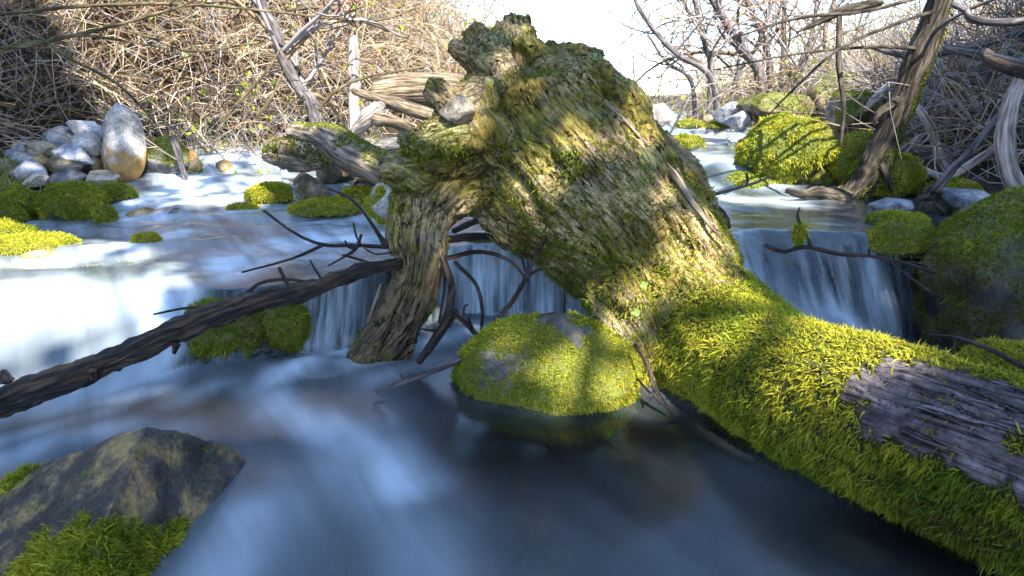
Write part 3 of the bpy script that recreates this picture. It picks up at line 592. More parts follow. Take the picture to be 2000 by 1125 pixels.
Fq = np.empty(len(ev.loops), np.int32); ev.loops.foreach_get('vertex_index', Fq); Fq = Fq.reshape(-1, 4); bpy.data.meshes.remove(ev)
disp = np.zeros(len(V)); wsum = np.zeros(len(V)); GR = np.zeros((len(V), 3)); bestw = np.full(len(V), -1.)
crack = np.zeros(len(V)); ridg = np.zeros(len(V))
for si, (P, R, Rd) in enumerate(SW):
    best = np.full(len(V), 1e9); ii = np.zeros(len(V), int)
    for k in range(0, len(P)):
        d = ((V - P[k]) ** 2).sum(1); mk = d < best; best = np.where(mk, d, best); ii = np.where(mk, k, ii)
    dist = np.sqrt(best); wgt = np.exp(-5 * dist / R[ii]) * (R[ii] + .02)
    s = np.concatenate([[0], np.cumsum(np.linalg.norm(np.diff(P, axis=0), axis=1))])
    T = nrm(np.gradient(P, axis=0)); al = ((V - P[ii]) * T[ii]).sum(1); sc_ = s[ii] + al; rad = (V - P[ii]) - al[:, None] * T[ii]
    vw = nrm(P - CAM); A = nrm(np.cross(T, vw))[ii]; B = nrm(np.cross(A, T[ii]))
    ca, cb = (rad * A).sum(1), (rad * B).sum(1)
    wv = .04 * fbm(V, 5, 2, 4)                    # the grain wanders
    q = np.stack([ca + wv, cb + wv, sc_ * .07], 1)
    rg = fbm(q, 26, 3, si * .37); fine = fbm(q * [1, 1, .8], 75, 2, si); ck = np.exp(-(fbm(q, 15, 2, si + 9) / .035) ** 2) * sstep(fbm(V, 5, 2, 31), -.05, .25)
    tq = fbm(q * [1, 1, 1.5], 9, 3, si * .7 + 3) * 3.2 + 20; fr_ = tq - np.floor(tq); plate = np.floor(tq) - 20 + sstep(fr_, 0, .12); pe = np.exp(-(fr_ / .10) ** 2)
    ck = np.maximum(ck, .75 * pe * sstep(fbm(V, 6, 2, 33), -.25, .2))
    ridg += wgt * rg; crack += wgt * ck; disp += wgt * (.006 * rg + .004 * fine - .018 * ck + .011 * plate); wsum += wgt
    mk = wgt > bestw; bestw = np.where(mk, wgt, bestw); GR = np.where(mk[:, None], np.stack([ca, cb, sc_], 1), GR)
wsum = np.maximum(wsum, 1e-9); disp /= wsum; ridg /= wsum; crack /= wsum
# distance from the log axis: the log itself is smoother under its moss
dl = np.full(len(V), 9.); tl = np.zeros(len(V))
for k in range(8, 60): d = np.linalg.norm(V - LOGP[k], axis=1); mk = d < dl; dl = np.where(mk, d, dl); tl = np.where(mk, k / 59, tl)
onlog = sstep(tl, .16, .26) * (dl < .26)
topj = sstep(V[:, 2], .93, 1.02)                                   # broken, splintered crown
disp = disp * (1 - .55 * onlog) + .008 * fbm(V, 7, 3, 12) * (1 - onlog * .5) + topj * (.02 * fbm(V, 24, 3, 13)) + .012 * fbm(V, 30, 3, 44) * sstep(-V[:, 0], .08, .3) * sstep(V[:, 2], .45, .6)
hollow = np.zeros(len(V))
for (hx, hy, hY, hr, hd) in [(1030, 100, 2.28, .035, .05), (1200, 575, 1.95, .045, .06), (1215, 610, 1.92, .04, .06), (1175, 540, 1.98, .035, .05), (1010, 92, 2.27, .03, .045)]:
    g_ = np.exp(-(np.linalg.norm(V - PY(hx, hy, hY), axis=1) / hr) ** 2); hollow = np.maximum(hollow, g_); disp = disp - hd * g_
V = V + N * disp[:, None]
# colours of the wood: weathered tan, grey-green lichen crust, brown rot, olive film of moss
n_a, n_b, n_c, n_d = fbm(V, 3, 4, 21), fbm(V, 9, 4, 22), fbm(V, 4.5, 4, 23), fbm(V, 38, 3, 24)
tan = np.array([.42, .32, .17]); grey = np.array([.31, .26, .18]); brown = np.array([.085, .055, .03]); lich = np.array([.31, .31, .14]); olive = np.array([.19, .155, .012]); purp = np.array([.17, .145, .16])
def mx(a, b_, f): return a * (1 - f[:, None]) + b_ * f[:, None]
C = mx(np.tile(tan, (len(V), 1)), grey, sstep(n_a, -.2, .4)); C = mx(C, brown, sstep(n_c - ridg * .5, .05, .5) * .8)
C = mx(C, lich, sstep(n_b + n_a * .5, .08, .3) * .85 * sstep(V[:, 2], .45, .6)); C = mx(C, olive, sstep(n_c * .8 + n_d * .4 + .25, .1, .4) * .75)
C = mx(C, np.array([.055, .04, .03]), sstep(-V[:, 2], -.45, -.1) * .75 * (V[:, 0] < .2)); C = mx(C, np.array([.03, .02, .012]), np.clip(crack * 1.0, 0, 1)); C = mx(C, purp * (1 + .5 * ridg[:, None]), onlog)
C = mx(C, np.array([.06, .03, .015]), np.clip(hollow * 1.1, 0, 1))  # dented hollows mixed towards dark brown
C *= (1 + .35 * n_d + .35 * ridg)[:, None].clip(.4, 1.7)
bare = [(PY(1800, 760, 1.16), (.19, .11)), (PY(1730, 790, 1.2), (.06, .05)), (PY(1990, 930, 1.0), (.09, .045)), (PY(1900, 745, 1.13), (.12, .07))]
ldir = nrm(LOGP[-1] - LOGP[20]); rt = LOGP[40] * [1, 1, 0]
def logmask(P, N):
    P = P + rt; d = np.full(len(P), 9.); tt = np.zeros(len(P))
    for k in range(4, 60, 2): q = np.linalg.norm(P - LOGP[k], axis=1); mk = q < d; d = np.where(mk, q, d); tt = np.where(mk, k / 59, tt)
    v = sstep(tt + .06 * fbm(P, 8, 2, 3), .07, .16) * (d < .26)
    for c0, (ra, rb) in bare:
        e = P - c0; al = e @ ldir; pe = np.linalg.norm(e - al[:, None] * ldir, axis=1)
        v = v * sstep(np.hypot(al / ra, pe / rb) + .35 * fbm(P, 18, 3, 5), .85, 1.1)
    return np.maximum(v, .02 * (d < .26) * (tt > .1)) * sstep(N[:, 2], -.95, -.7)
C = mx(C, np.array([.045, .05, .01]), .95 * sstep(logmask(V - rt, N), .1, .5))
root = empty('fallen_tree', LOGP[40] * [1, 1, 0]); tag(root, 'fallen tree with moss covered log and weathered arched root stump', 'fallen tree')
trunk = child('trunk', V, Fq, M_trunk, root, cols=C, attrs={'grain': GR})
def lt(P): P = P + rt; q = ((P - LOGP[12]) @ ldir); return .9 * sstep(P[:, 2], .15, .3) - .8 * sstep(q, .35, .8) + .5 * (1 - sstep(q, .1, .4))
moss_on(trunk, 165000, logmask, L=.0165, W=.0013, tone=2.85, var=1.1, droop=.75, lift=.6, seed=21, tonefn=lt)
def stumpmask(P, N):
    P = P + rt; low = sstep(-P[:, 2], -.78, -.3) * sstep(P[:, 0], -.05, .2); f1 = fbm(P, 7, 4, 6)
    v = sstep(f1 + 1.25 * low, .22, .6); v = np.maximum(v, .9 * sstep(fbm(P * [1, 1, 1], 5, 4, 8), .12, .4) * sstep(P[:, 2], .35, .5)); v = np.maximum(v, .8 * sstep(f1, .0, .3) * (P[:, 0] < -.25) * (P[:, 2] < .5))
    d = np.full(len(P), 9.); tt = np.zeros(len(P))
    for k in range(0, 60, 4): q = np.linalg.norm(P - LOGP[k], axis=1); mk = q < d; d = np.where(mk, q, d); tt = np.where(mk, k / 59, tt)
    return v * (1 - sstep(tt, .2, .3) * (d < .26)) * (P[:, 2] > -.02)
moss_on(trunk, 88000, stumpmask, L=.0125, W=.0014, tone=2.4, var=1.2, droop=.6, lift=.5, seed=22, name='stump_moss', tonefn=lambda P: 1.2 * sstep(-(P + rt)[:, 2], -.55, -.2) * sstep((P + rt)[:, 0], .2, .5) - .5)
moss_on(trunk, 16000, lambda P, N: sstep(fbm(P + rt, 6, 4, 28), -.1, .2) * ((P + rt)[:, 2] > .45), L=.005, W=.0012, tone=1.4, var=1.0, droop=.3, seed=23, name='moss_film')
# peeled sliver of wood and splinters on the flank
M_bark = m_wood('bark_dark', (.003, .002, .002), (.018, .012, .010), (.13, .075, .04), (95, 95, 7), .35, .6)
M_pale = m_wood('bleached_wood', (.16, .13, .12), (.36, .32, .29), (.58, .54, .52), (70, 70, 5), .7)
M_old = m_wood('old_log_wood', (.04, .03, .02), (.17, .13, .085), (.34, .28, .2), (75, 75, 5), .75)
M_drift = m_wood('drift_wood', (.08, .06, .045), (.27, .22, .165), (.5, .43, .34), (60, 60, 5), .75)
M_sap = m_wood('sapling_bark', (.05, .045, .05), (.13, .12, .125), (.26, .24, .25), (90, 90, 9), .75)
M_rot = m_wood('rotten_bark', (.01, .008, .006), (.045, .036, .026), (.14, .115, .085), (50, 50, 8), .8)
def woodpart(name, pts, rpx, mat, parent=None, sides=10, wob=.15, seed=1, n=26, ridge=0., label=None, cat=None, group=None, zmin=None):
    C_ = np.array([PY(*p) for p in pts]); ym = np.mean([p[2] for p in pts]); R_ = np.array(rpx, float) * mpp(ym)
    if zmin is not None: C_[:, 2] = np.maximum(C_[:, 2], zmin)
    V_, F_, G_ = grain_tube(C_, R_, sides, wob * R_.mean(), seed, n, ridge=ridge * R_.mean())
    if parent is not None: return child(name, V_, F_, mat, parent, attrs={'grain': G_})
    return tag(mesh(name, V_, F_, mat, loc=C_[0], attrs={'grain': G_}), label, cat, group)
woodpart('splinter', [(1288, 305, 2.13), (1320, 345, 2.06), (1360, 405, 2.0), (1415, 475, 1.93)], [3, 7, 6, 2], M_drift, root, 8, .3, 3)
woodpart('splinter', [(955, 75, 2.3), (985, 105, 2.24), (1015, 135, 2.22)], [2, 5, 3], M_drift, root, 8, .3, 4)
woodpart('splinter', [(1150, 180, 2.2), (1210, 225, 2.14), (1265, 285, 2.1)], [1.5, 4, 1.5], M_drift, root, 8, .3, 5)
woodpart('splinter', [(1060, 215, 2.15), (1120, 250, 2.1), (1175, 300, 2.08)], [1.5, 3, 1.5], M_drift, root, 8, .3, 6)

# ------------------------------------------------------------------ wet black branch leaning on the root leg
br = empty('fallen_branch', PY(-60, 800, 1.58)); tag(br, 'long wet black branch propped from the pool against the root leg', 'branch')
bp = [(-60, 812, 1.58), (60, 762, 1.63), (200, 712, 1.7), (330, 655, 1.78), (430, 612, 1.86), (520, 585, 1.93), (620, 560, 2.0), (700, 532, 2.06), (785, 512, 2.12)]
woodpart('limb', bp, [30, 29, 25, 25, 26, 25, 21, 19, 17], M_bark, br, 40, .3, 8, 130, .8)
for kx, (pts, r) in enumerate([
    ([(480, 575, 1.93), (510, 552, 1.95), (560, 545, 1.97), (600, 551, 2.0)], [4, 4, 3]), ([(545, 523, 1.98), (556, 545, 1.97), (566, 560, 1.96)], [4, 5]),
    ([(300, 614, 1.84), (360, 602, 1.86), (432, 597, 1.87)], [2, 3, 4]), ([(605, 508, 2.02), (615, 525, 2.02), (630, 548, 2.01)], [2, 3]),
    ([(340, 660, 1.78), (336, 635, 1.78)], [6, 3]), ([(345, 672, 1.76), (340, 690, 1.76)], [9, 4]), ([(15, 745, 1.62), (5, 725, 1.62)], [14, 6]), ([(180, 722, 1.66), (182, 742, 1.66)], [12, 5])]):
    woodpart('twig' if kx < 4 else 'knot', pts, r, M_bark, br, 6, .2, kx, 8)
def twig_thing(label, lines, mat, cat='twig', name='twig', part='stem', seed=0, group=None, sides=6):
    rt_ = empty(name, PY(*lines[0][0][0])); tag(rt_, label, cat, group)
    for k, (pts, r) in enumerate(lines): woodpart(part if k == 0 else 'side_twig', pts, r, mat, rt_, sides, .18, seed + k, 6 + 5 * len(pts))
    return rt_
twig_thing('thin forked wet twig lying above the branch over white water', [([(752, 482, 2.1), (690, 479, 2.1), (632, 478, 2.08), (575, 455, 2.06), (515, 411, 2.04)], [5, 4, 4, 3, 3]), ([(632, 478, 2.08), (570, 505, 2.03), (472, 532, 1.98)], [4, 3, 2])], M_bark)
twig_thing('bent bare twig springing up beside the root leg', [([(755, 484, 2.12), (735, 450, 2.14), (705, 408, 2.16), (675, 382, 2.18), (638, 368, 2.2)], [6, 4, 3, 2])], M_bark)
tg = twig_thing('crooked dark twig with dead leaf scraps on the branch', [([(706, 458, 2.1), (695, 485, 2.08), (675, 500, 2.06), (640, 520, 2.04)], [3, 4, 3, 2]), ([(695, 485, 2.08), (680, 482, 2.06), (674, 470, 2.06)], [3, 2]), ([(670, 498, 2.06), (720, 512, 2.08)], [3, 2]), ([(690, 435, 2.12), (700, 470, 2.1), (730, 495, 2.1), (775, 492, 2.12)], [2, 2, 2])], M_bark)
tr_ = twig_thing('tangle of dead roots hanging in front of the arch waterfall', [
    ([(866, 500, 2.12), (882, 560, 2.1), (872, 620, 2.05), (850, 660, 1.98), (818, 708, 1.9)], [6, 9, 10, 9, 7]), ([(890, 608, 2.06), (862, 650, 1.98), (835, 690, 1.92)], [9, 8, 6]), ([(865, 500, 2.12), (868, 560, 2.12), (858, 630, 2.08)], [4, 4, 3]),
    ([(870, 505, 2.13), (935, 492, 2.15), (990, 506, 2.15), (1026, 540, 2.12)], [6, 5, 4, 3]), ([(888, 512, 2.13), (930, 556, 2.1), (942, 610, 2.06), (940, 645, 2.02)], [5, 4, 4, 3]),
    ([(1072, 455, 2.1), (1042, 510, 2.08), (1026, 545, 2.06), (1000, 590, 2.0), (980, 612, 1.97)], [3, 4, 5, 5, 5]), ([(1030, 540, 2.07), (1050, 528, 2.06), (1078, 519, 2.06)], [4, 3, 2]), ([(1026, 528, 2.08), (1018, 500, 2.08), (1010, 492, 2.08)], [3, 2]),
    ([(885, 612, 2.05), (905, 625, 2.02), (925, 648, 2.0), (945, 660, 1.97)], [7, 6, 4]), ([(925, 648, 2.0), (915, 622, 2.0)], [4, 3]), ([(880, 635, 2.03), (850, 645, 2.0), (825, 643, 1.98)], [4, 3, 2]), ([(905, 622, 2.03), (907, 600, 2.03), (913, 595, 2.03)], [2, 2])], M_bark, 'roots', 'root_tangle', 'root')
twig_thing('reddish grey twig dipping its tip into the pool', [([(900, 702, 1.86), (850, 722, 1.83), (790, 745, 1.8), (733, 766, 1.77)], [7, 7, 6, 3]), ([(790, 745, 1.8), (782, 732, 1.8)], [3, 2])], M_sap)
twig_thing('short brown stick standing at the foot of the root', [([(745, 555, 2.06), (735, 590, 2.05), (718, 632, 2.03)], [4, 6, 5])], M_old)
twig_thing('dark crossbar branch behind the arch opening', [([(868, 468, 2.5), (930, 462, 2.5), (1010, 462, 2.5), (1080, 470, 2.5)], [9, 9, 9, 7]), ([(885, 452, 2.52), (930, 432, 2.52), (985, 420, 2.52)], [6, 7, 6])], M_bark, 'branch', 'crossbar_branch', 'limb')
twig_thing('purple red twig caught between boulder and log', [([(1240, 672, 1.8), (1268, 720, 1.74), (1280, 760, 1.7), (1320, 822, 1.62)], [4, 5, 5, 3]), ([(1280, 752, 1.71), (1268, 785, 1.68)], [4, 2]), ([(1245, 740, 1.75), (1290, 790, 1.67)], [3, 2])], M_bark)
dt = twig_thing('thin dark twig with moss clump hanging before the blue fall', [([(1494, 478, 2.05), (1530, 491, 2.05), (1572, 482, 2.05), (1640, 496, 2.05), (1700, 500, 2.06), (1760, 512, 2.08), (1835, 535, 2.1)], [5, 5, 5, 5, 4, 4, 2]), ([(1585, 482, 2.05), (1572, 455, 2.06), (1558, 425, 2.07), (1562, 405, 2.08)], [4, 3, 3, 2]), ([(1738, 506, 2.07), (1775, 540, 2.06), (1820, 572, 2.05)], [3, 3, 2]), ([(1697, 500, 2.06), (1697, 485, 2.06)], [4, 2]), ([(1772, 512, 2.09), (1808, 520, 2.1), (1820, 545, 2.1)], [3, 2])], M_bark)
Vc, Fc = ico(2); cl = child('moss_clump', Vc * [.012, .012, .032] * (1 + .4 * fbm(Vc, 2, 3))[:, None] + PY(1561, 455, 2.06), Fc, R_mossy, dt, attrs={'moss': np.ones(len(Vc))})
moss_on(cl, 700, lambda P, N: np.ones(len(P)), L=.022, W=.002, tone=2.6, droop=.9, seed=60)
twig_thing('slim grey twig jutting from the stump over the cascade', [([(1366, 394, 2.5), (1400, 378, 2.55), (1460, 362, 2.6), (1506, 345, 2.65)], [4, 4, 3, 2]), ([(1458, 363, 2.6), (1460, 350, 2.6), (1457, 338, 2.6)], [3, 2])], M_sap)
twig_thing('thin bent twig rising from the far stones', [([(1306, 266, 4.2), (1330, 222, 4.2), (1352, 180, 4.2), (1383, 136, 4.2)], [2, 2.5, 2, 1])], M_sap)
twig_thing('brown curved twig between the log and dark boulder', [([(1815, 655, 1.75), (1870, 660, 1.7), (1930, 682, 1.6), (2010, 722, 1.5)], [3, 4, 5, 5]), ([(1872, 662, 1.7), (1860, 685, 1.68)], [4, 2])], M_bark)
twig_thing('dark curled scrap of wood snagged behind the stump edge', [([(1408, 412, 2.6), (1412, 430, 2.6), (1418, 448, 2.6)], [6, 14, 10]), ([(1412, 415, 2.6), (1400, 403, 2.6), (1392, 402, 2.6)], [4, 3])], M_rot, 'wood scrap', 'wood_scrap', 'chunk')
twig_thing('pale stick standing in the thin side fall', [([(338, 268, 4.6), (348, 300, 4.55), (362, 352, 4.5)], [7, 7, 5])], M_sap, 'stick', 'stick')

# ------------------------------------------------------------------ driftwood and trunks of the middle distance
o = woodpart('mossy_log', [(575, 255, 4.3), (640, 275, 4.1), (700, 308, 3.9), (775, 345, 3.7)], [22, 32, 36, 34], M_drift, None, 20, .15, 30, 40, .2, 'mossy drift log slanting down to the stump', 'log')
moss_on(o, 12000, lambda P, N: sstep(-N[:, 1] * .5 - N[:, 2] * .6 + .5 * fbm(P, 6, 3, 1) + (P[:, 0] + 1.05) * .9, .0, .4), L=.018, W=.0035, tone=1.8, seed=71)
o = woodpart('rotten_root_chunk', [(520, 300, 3.75), (560, 300, 3.7), (600, 308, 3.7), (640, 325, 3.7)], [16, 34, 32, 14], M_drift, None, 20, .5, 31, 30, .5, 'broken grey root chunk with a dark rotten underside', 'wood chunk')
moss_on(o, 2500, lambda P, N: sstep(-N[:, 2] + .6 * fbm(P, 8, 3, 1), -.1, .3), L=.02, W=.004, tone=1.2, seed=72)
woodpart('drift_log', [(735, 180, 5.2), (800, 176, 5.2), (880, 178, 5.2), (960, 185, 5.2)], [30, 33, 33, 33], M_old, None, 18, .08, 32, 30, .12, 'thick weathered log lying behind the stump', 'log')
woodpart('drift_log', [(690, 178, 5.0), (745, 195, 4.9), (800, 212, 4.75), (850, 230, 4.6)], [8, 12, 14, 12], M_old, None, 12, .2, 33, 24, .25, 'split grey log propped below the thick weathered log', 'log')
woodpart('drift_log', [(735, 232, 4.7), (770, 238, 4.6), (810, 252, 4.5)], [14, 12, 9], M_old, None, 12, .2, 34, 18, .2, 'short smooth yellowish log in the drift heap', 'log')
woodpart('drift_log', [(690, 262, 4.8), (715, 235, 4.75), (740, 212, 4.75), (752, 206, 4.75)], [9, 17, 16, 6], M_pale, None, 12, .3, 35, 20, .5, 'splintered pale log stub standing in the drift heap', 'log')
woodpart('dead_tree_snag', [(690, 72, 5.6), (691, 130, 5.55), (692, 190, 5.5), (694, 262, 5.4)], [9, 12, 12, 15], M_pale, None, 12, .15, 36, 30, .2, 'bleached broken dead trunk standing upright behind the drift logs', 'dead tree')
# leaning mossy trunk over the far pool
lt_ = empty('leaning_tree', PY(1600, 388, 3.5)); tag(lt_, 'dark leaning tree trunk with lichened bark above the mossy rocks', 'tree')
tk = woodpart('trunk', [(1600, 384, 3.5), (1660, 380, 3.5), (1700, 345, 3.5), (1722, 295, 3.5), (1752, 225, 3.5), (1785, 140, 3.5), (1812, 70, 3.5), (1855, -40, 3.5)], [10, 24, 34, 27, 24, 26, 24, 22], M_rot, lt_, 22, .2, 37, 70, .3)
moss_on(tk, 8000, lambda P, N: sstep(-N[:, 0] + .7 * fbm(P, 7, 3, 1) - P[:, 2] * .8, -.1, .4), L=.013, W=.003, tone=1.8, seed=73)
woodpart('root', [(1650, 388, 3.48), (1600, 378, 3.42), (1570, 382, 3.4), (1536, 374, 3.4)], [20, 12, 10, 5], M_rot, lt_, 12, .4, 38, 22, .3)
woodpart('root', [(1720, 320, 3.45), (1735, 350, 3.4), (1742, 375, 3.4)], [8, 6, 3], M_rot, lt_, 8, .3, 39, 12)
woodpart('limb', [(1770, 190, 3.5), (1740, 205, 3.45), (1715, 222, 3.4), (1708, 245, 3.4)], [10, 8, 6, 3], M_rot, lt_, 8, .2, 40, 16)
woodpart('limb', [(1805, 95, 3.5), (1700, 92, 3.3), (1560, 105, 3.1), (1400, 135, 3.0)], [4, 3, 2, 1], M_rot, lt_, 6, .1, 41, 24)
woodpart('limb', [(1830, 20, 3.5), (1740, 50, 3.3), (1640, 95, 3.1), (1560, 165, 2.9), (1500, 225, 2.8)], [4, 3.5, 3, 2, 1], M_rot, lt_, 6, .1, 42, 30)
woodpart('limb', [(1845, -20, 3.5), (1700, 20, 3.3), (1560, 35, 3.2), (1445, 70, 3.2)], [4, 3.5, 3, 1.5], M_rot, lt_, 6, .1, 43, 30)
woodpart('limb', [(1720, 4, 3.6), (1648, 20, 3.5), (1600, 42, 3.5), (1555, 64, 3.5)], [7, 9, 6, 2], M_rot, lt_, 8, .1, 44, 20)
woodpart('limb', [(1800, 110, 3.45), (1828, 60, 3.3), (1880, 25, 3.2), (1960, -10, 3.1)], [4, 3.5, 3, 3], M_sap, lt_, 6, .1, 45, 20)
woodpart('limb', [(1640, 20, 3.5), (1638, 120, 3.4), (1648, 210, 3.35), (1642, 285, 3.3)], [5, 5, 4, 2], M_rot, lt_, 6, .15, 46, 22)
pb = empty('dead_branch', PY(1990, 150, 2.9)); tag(pb, 'bleached lavender dead branch hanging down beside the dark stub', 'branch')
woodpart('limb', [(2000, 140, 2.9), (1972, 210, 2.85), (1963, 280, 2.8), (1978, 350, 2.75), (2030, 440, 2.65)], [13, 15, 17, 17, 16], M_pale, pb, 14, .12, 50, 40)
woodpart('limb', [(2010, 368, 2.7), (1960, 385, 2.7), (1875, 414, 2.72)], [12, 10, 5], M_pale, pb, 10, .12, 51, 20)
woodpart('dark_stub', [(1922, 104, 2.9), (1950, 122, 2.85), (2020, 142, 2.75)], [12, 15, 17], M_bark, None, 12, .2, 52, 20, .2, 'charred looking dark branch stub poking into the brush', 'branch')
woodpart('bent_branch', [(1860, 8, 3.0), (1885, 20, 3.0), (1900, 38, 2.95), (1960, 44, 2.9), (2030, 36, 2.85)], [5, 6, 7, 7, 7], M_sap, None, 8, .1, 53, 24, 0, 'smooth grey kinked branch near the leaning trunk top', 'branch')
woodpart('rotten_stub', [(1830, 372, 3.05), (1825, 395, 3.05), (1848, 418, 3.0)], [14, 26, 22], M_rot, None, 14, .5, 54, 20, .4, 'rotten brown wood stub at the pool edge', 'wood stub')
stk = [([(1826, 372, 3.0), (1860, 330, 3.05), (1895, 295, 3.1), (1950, 225, 3.2)], [9, 8, 7, 5], 'grey stick leaning up from the rotten stub'), ([(1780, 195, 4.0), (1815, 245, 3.9), (1835, 305, 3.8), (1862, 352, 3.6)], [7, 9, 9, 7], 'pale stick standing across the grey slabs'),
       ([(1850, 348, 3.4), (1900, 318, 3.4), (1945, 285, 3.4), (1970, 240, 3.4)], [8, 8, 6, 4], 'forked pale stick resting by the dead branch'), ([(1845, 92, 3.8), (1900, 105, 3.8), (1990, 128, 3.8)], [6, 9, 9], 'straight tan stick caught high in the brush'),
       ([(1800, 330, 3.7), (1840, 345, 3.6), (1870, 330, 3.6)], [6, 7, 5], 'short pale stick above the mossy bank'), ([(1690, 215, 4.3), (1712, 190, 4.3), (1735, 170, 4.4)], [5, 8, 6], 'white peeled stick beside the leaning trunk'),
       ([(1700, 90, 4.2), (1780, 110, 4.2), (1880, 95, 4.2), (2010, 60, 4.2)], [5, 7, 7, 7], 'long tan pole lying through the high brush'), ([(1905, 250, 3.8), (1960, 235, 3.7), (2010, 232, 3.7)], [9, 10, 10], 'grey weathered pole end on the slope')]
for k, (pts, r, lb) in enumerate(stk): woodpart('stick', pts, r, M_pale if k % 3 else M_sap, None, 8, .12, 80 + k, 20, 0, lb, 'stick')

# ------------------------------------------------------------------ brush, saplings, grass
TW = np.array([[.30, .22, .13], [.40, .32, .21], [.24, .22, .22], [.34, .31, .32], [.13, .09, .06], [.20, .17, .06], [.22, .12, .09], [.5, .42, .3]])
def leafquads(P, size, rng, c, D=None):
    n_ = len(P); d = nrm(rng.normal(size=(n_, 3)) if D is None else D + rng.normal(size=(n_, 3)) * .5); s = nrm(np.cross(d, rng.normal(size=(n_, 3)))); l = size * rng.uniform(.6, 1.3, (n_, 1)); w_ = l * .3
    V_ = np.stack([P, P + d * l * .5 - s * w_, P + d * l, P + d * l * .5 + s * w_], 1).reshape(-1, 3); q = np.arange(n_)[:, None] * 4
    return V_, q + np.array([[0, 1, 2, 3]]), np.repeat(c, 4, 0)
def shrub(x, y, lean, n_stem, Ls, rad, wts, label, group, seed, leaf=0, spread=.55, droop=.5, side=2, name='bare_shrub', kids=.45):
    rng = np.random.default_rng(seed); z = GZ(x, y) - .03; o_ = np.array([x, y, z])
    P0 = o_ + rng.normal(size=(n_stem, 3)) * [.14, .14, .01]; D = np.array(lean) + rng.normal(size=(n_stem, 3)) * spread; D[:, 2] = np.abs(D[:, 2]) + .15
    Ln = Ls * rng.uniform(.5, 1.25, n_stem); r0 = rad * rng.uniform(.5, 1.3, n_stem)
    V1, F1, Q = strands(P0, D, Ln, r0, r0 * .35, 6, 3, .6, .11, droop, rng); c = TW[rng.choice(8, n_stem, p=wts)] * rng.uniform(.7, 1.25, (n_stem, 1)); Vs, Fs, Cs = [V1], [F1], [rep_cols(c, Q)]; off = len(V1)
    tips = [Q[:, -1]]
    if side:
        m_ = n_stem * side; si = rng.integers(0, n_stem, m_); k = rng.integers(1, 6, m_); P1 = Q[si, k]; dd = nrm(Q[si, k] - Q[si, k - 1]) + rng.normal(size=(m_, 3)) * .6
        V2, F2, Q2 = strands(P1, dd, Ln[si] * rng.uniform(.2, kids, m_), r0[si] * .5, r0[si] * .2, 3, 3, .7, .16, droop * .6, rng); Vs.append(V2); Fs.append(F2 + off); Cs.append(rep_cols(c[si] * rng.uniform(.8, 1.2, (m_, 1)), Q2)); tips.append(Q2[:, -1]); tips.append(Q2[:, 3])
    o = mesh(name, np.vstack(Vs), np.vstack(Fs), M_twig, cols=np.vstack(Cs), loc=o_); tag(o, label, 'shrub', group)
    if leaf:
        tp_ = np.vstack(tips); tp_ = tp_[rng.integers(0, len(tp_), leaf)]; tp_ = np.repeat(tp_, 3, 0); cc = np.array([.30, .36, .03]) * rng.uniform(.7, 1.3, (len(tp_), 1)) * [1, 1, 1]
        Vl, Fl, Cl = leafquads(tp_, .042, rng, cc, np.array([[0, 0, .6]])); lo = mesh('leaves', Vl - o_, Fl, M_leaf, o, smooth=False, cols=Cl); lo['kind'] = 'stuff'
    return o
rng = np.random.default_rng(77)
W_dark = np.array([.2, .12, .15, .1, .2, .13, .05, .05]); W_light = np.array([.24, .28, .08, .1, .05, .05, .06, .14]); W_lav = np.array([.1, .1, .22, .32, .1, .05, .06, .05])
GL = 'bare brush covering the hillside'; k = 0
def hill_spots(n_, x0, x1, y0, y1, foot, rng):
    out = []
    while len(out) < n_:
        x, y = rng.uniform(x0, x1), rng.uniform(y0, y1); d = np.interp(y, [a for a, b_ in FL], [b_ for a, b_ in FL]) - x
        if d > foot: out.append((x, y, d))
    return out
for (x, y, d) in hill_spots(46, -6.5, .6, 3.6, 8.6, .1, rng):
    w_ = W_dark if x < -2.9 else W_light; k += 1
    shrub(x, y, (.35, -.35, .55), 75, 1.1, .0055, w_ / w_.sum(), 'tangled bare arching shrub on the steep brushy hillside', GL, 500 + k, 8 if x < -2.4 else 60, .6, .75, 2)
for (x, y, d) in hill_spots(14, -5, 1.4, 7.5, 12, .3, rng):
    k += 1; shrub(x, y, (.2, -.2, 1), 60, 1.8, .007, W_light / W_light.sum(), 'tall sunlit bare shrub on top of the brushy hillside', 'sunlit shrubs on the hilltop', 600 + k, 60, .5, .3, 3)
for k, (px, py, Yd, ln) in enumerate([(455, 262, 5.25, .9), (520, 258, 5.3, .9), (585, 240, 5.4, .9), (640, 232, 5.5, 1.0), (400, 266, 5.3, .8)]):
    p = PY(px, py, Yd); shrub(p[0], p[1], (-.1, -.25, .6), 60, ln, .005, W_lav / W_lav.sum(), 'low lavender grey twiggy shrub at the waterline below the hillside', 'grey twiggy shrubs along the upper waterline', 660 + k, 40, .75, .5, 3)
# brush pile and saplings of the other bank
for k in range(26):
    y = rng.uniform(2.9, 6.5); x = np.interp(y, [a for a, b_ in RB], [b_ for a, b_ in RB]) + rng.uniform(.95, 2.6)
    shrub(x, y, (-.55, -.2, .45), 55, 1.15, .006, W_lav / W_lav.sum(), 'dead purplish brush leaning over the mossy rocks', 'dead brush on the rocky bank', 700 + k, 0, .6, .5, 2)
for k in range(22):
    y = rng.uniform(7, 15); x = rng.uniform(.25 * y - .1, .25 * y + .45 * y)
    if x < np.interp(y, [a for a, b_ in RB], [b_ for a, b_ in RB]) + .2: x = np.interp(y, [a for a, b_ in RB], [b_ for a, b_ in RB]) + rng.uniform(.2, 1.5)
    shrub(x, y, (-.15, -.1, 1), 45, 1.6, .008, W_light / W_light.sum(), 'tall bare sunlit shrub on the far flat bank', 'bare shrubs of the far bank', 740 + k, 30, .4, .15, 3)
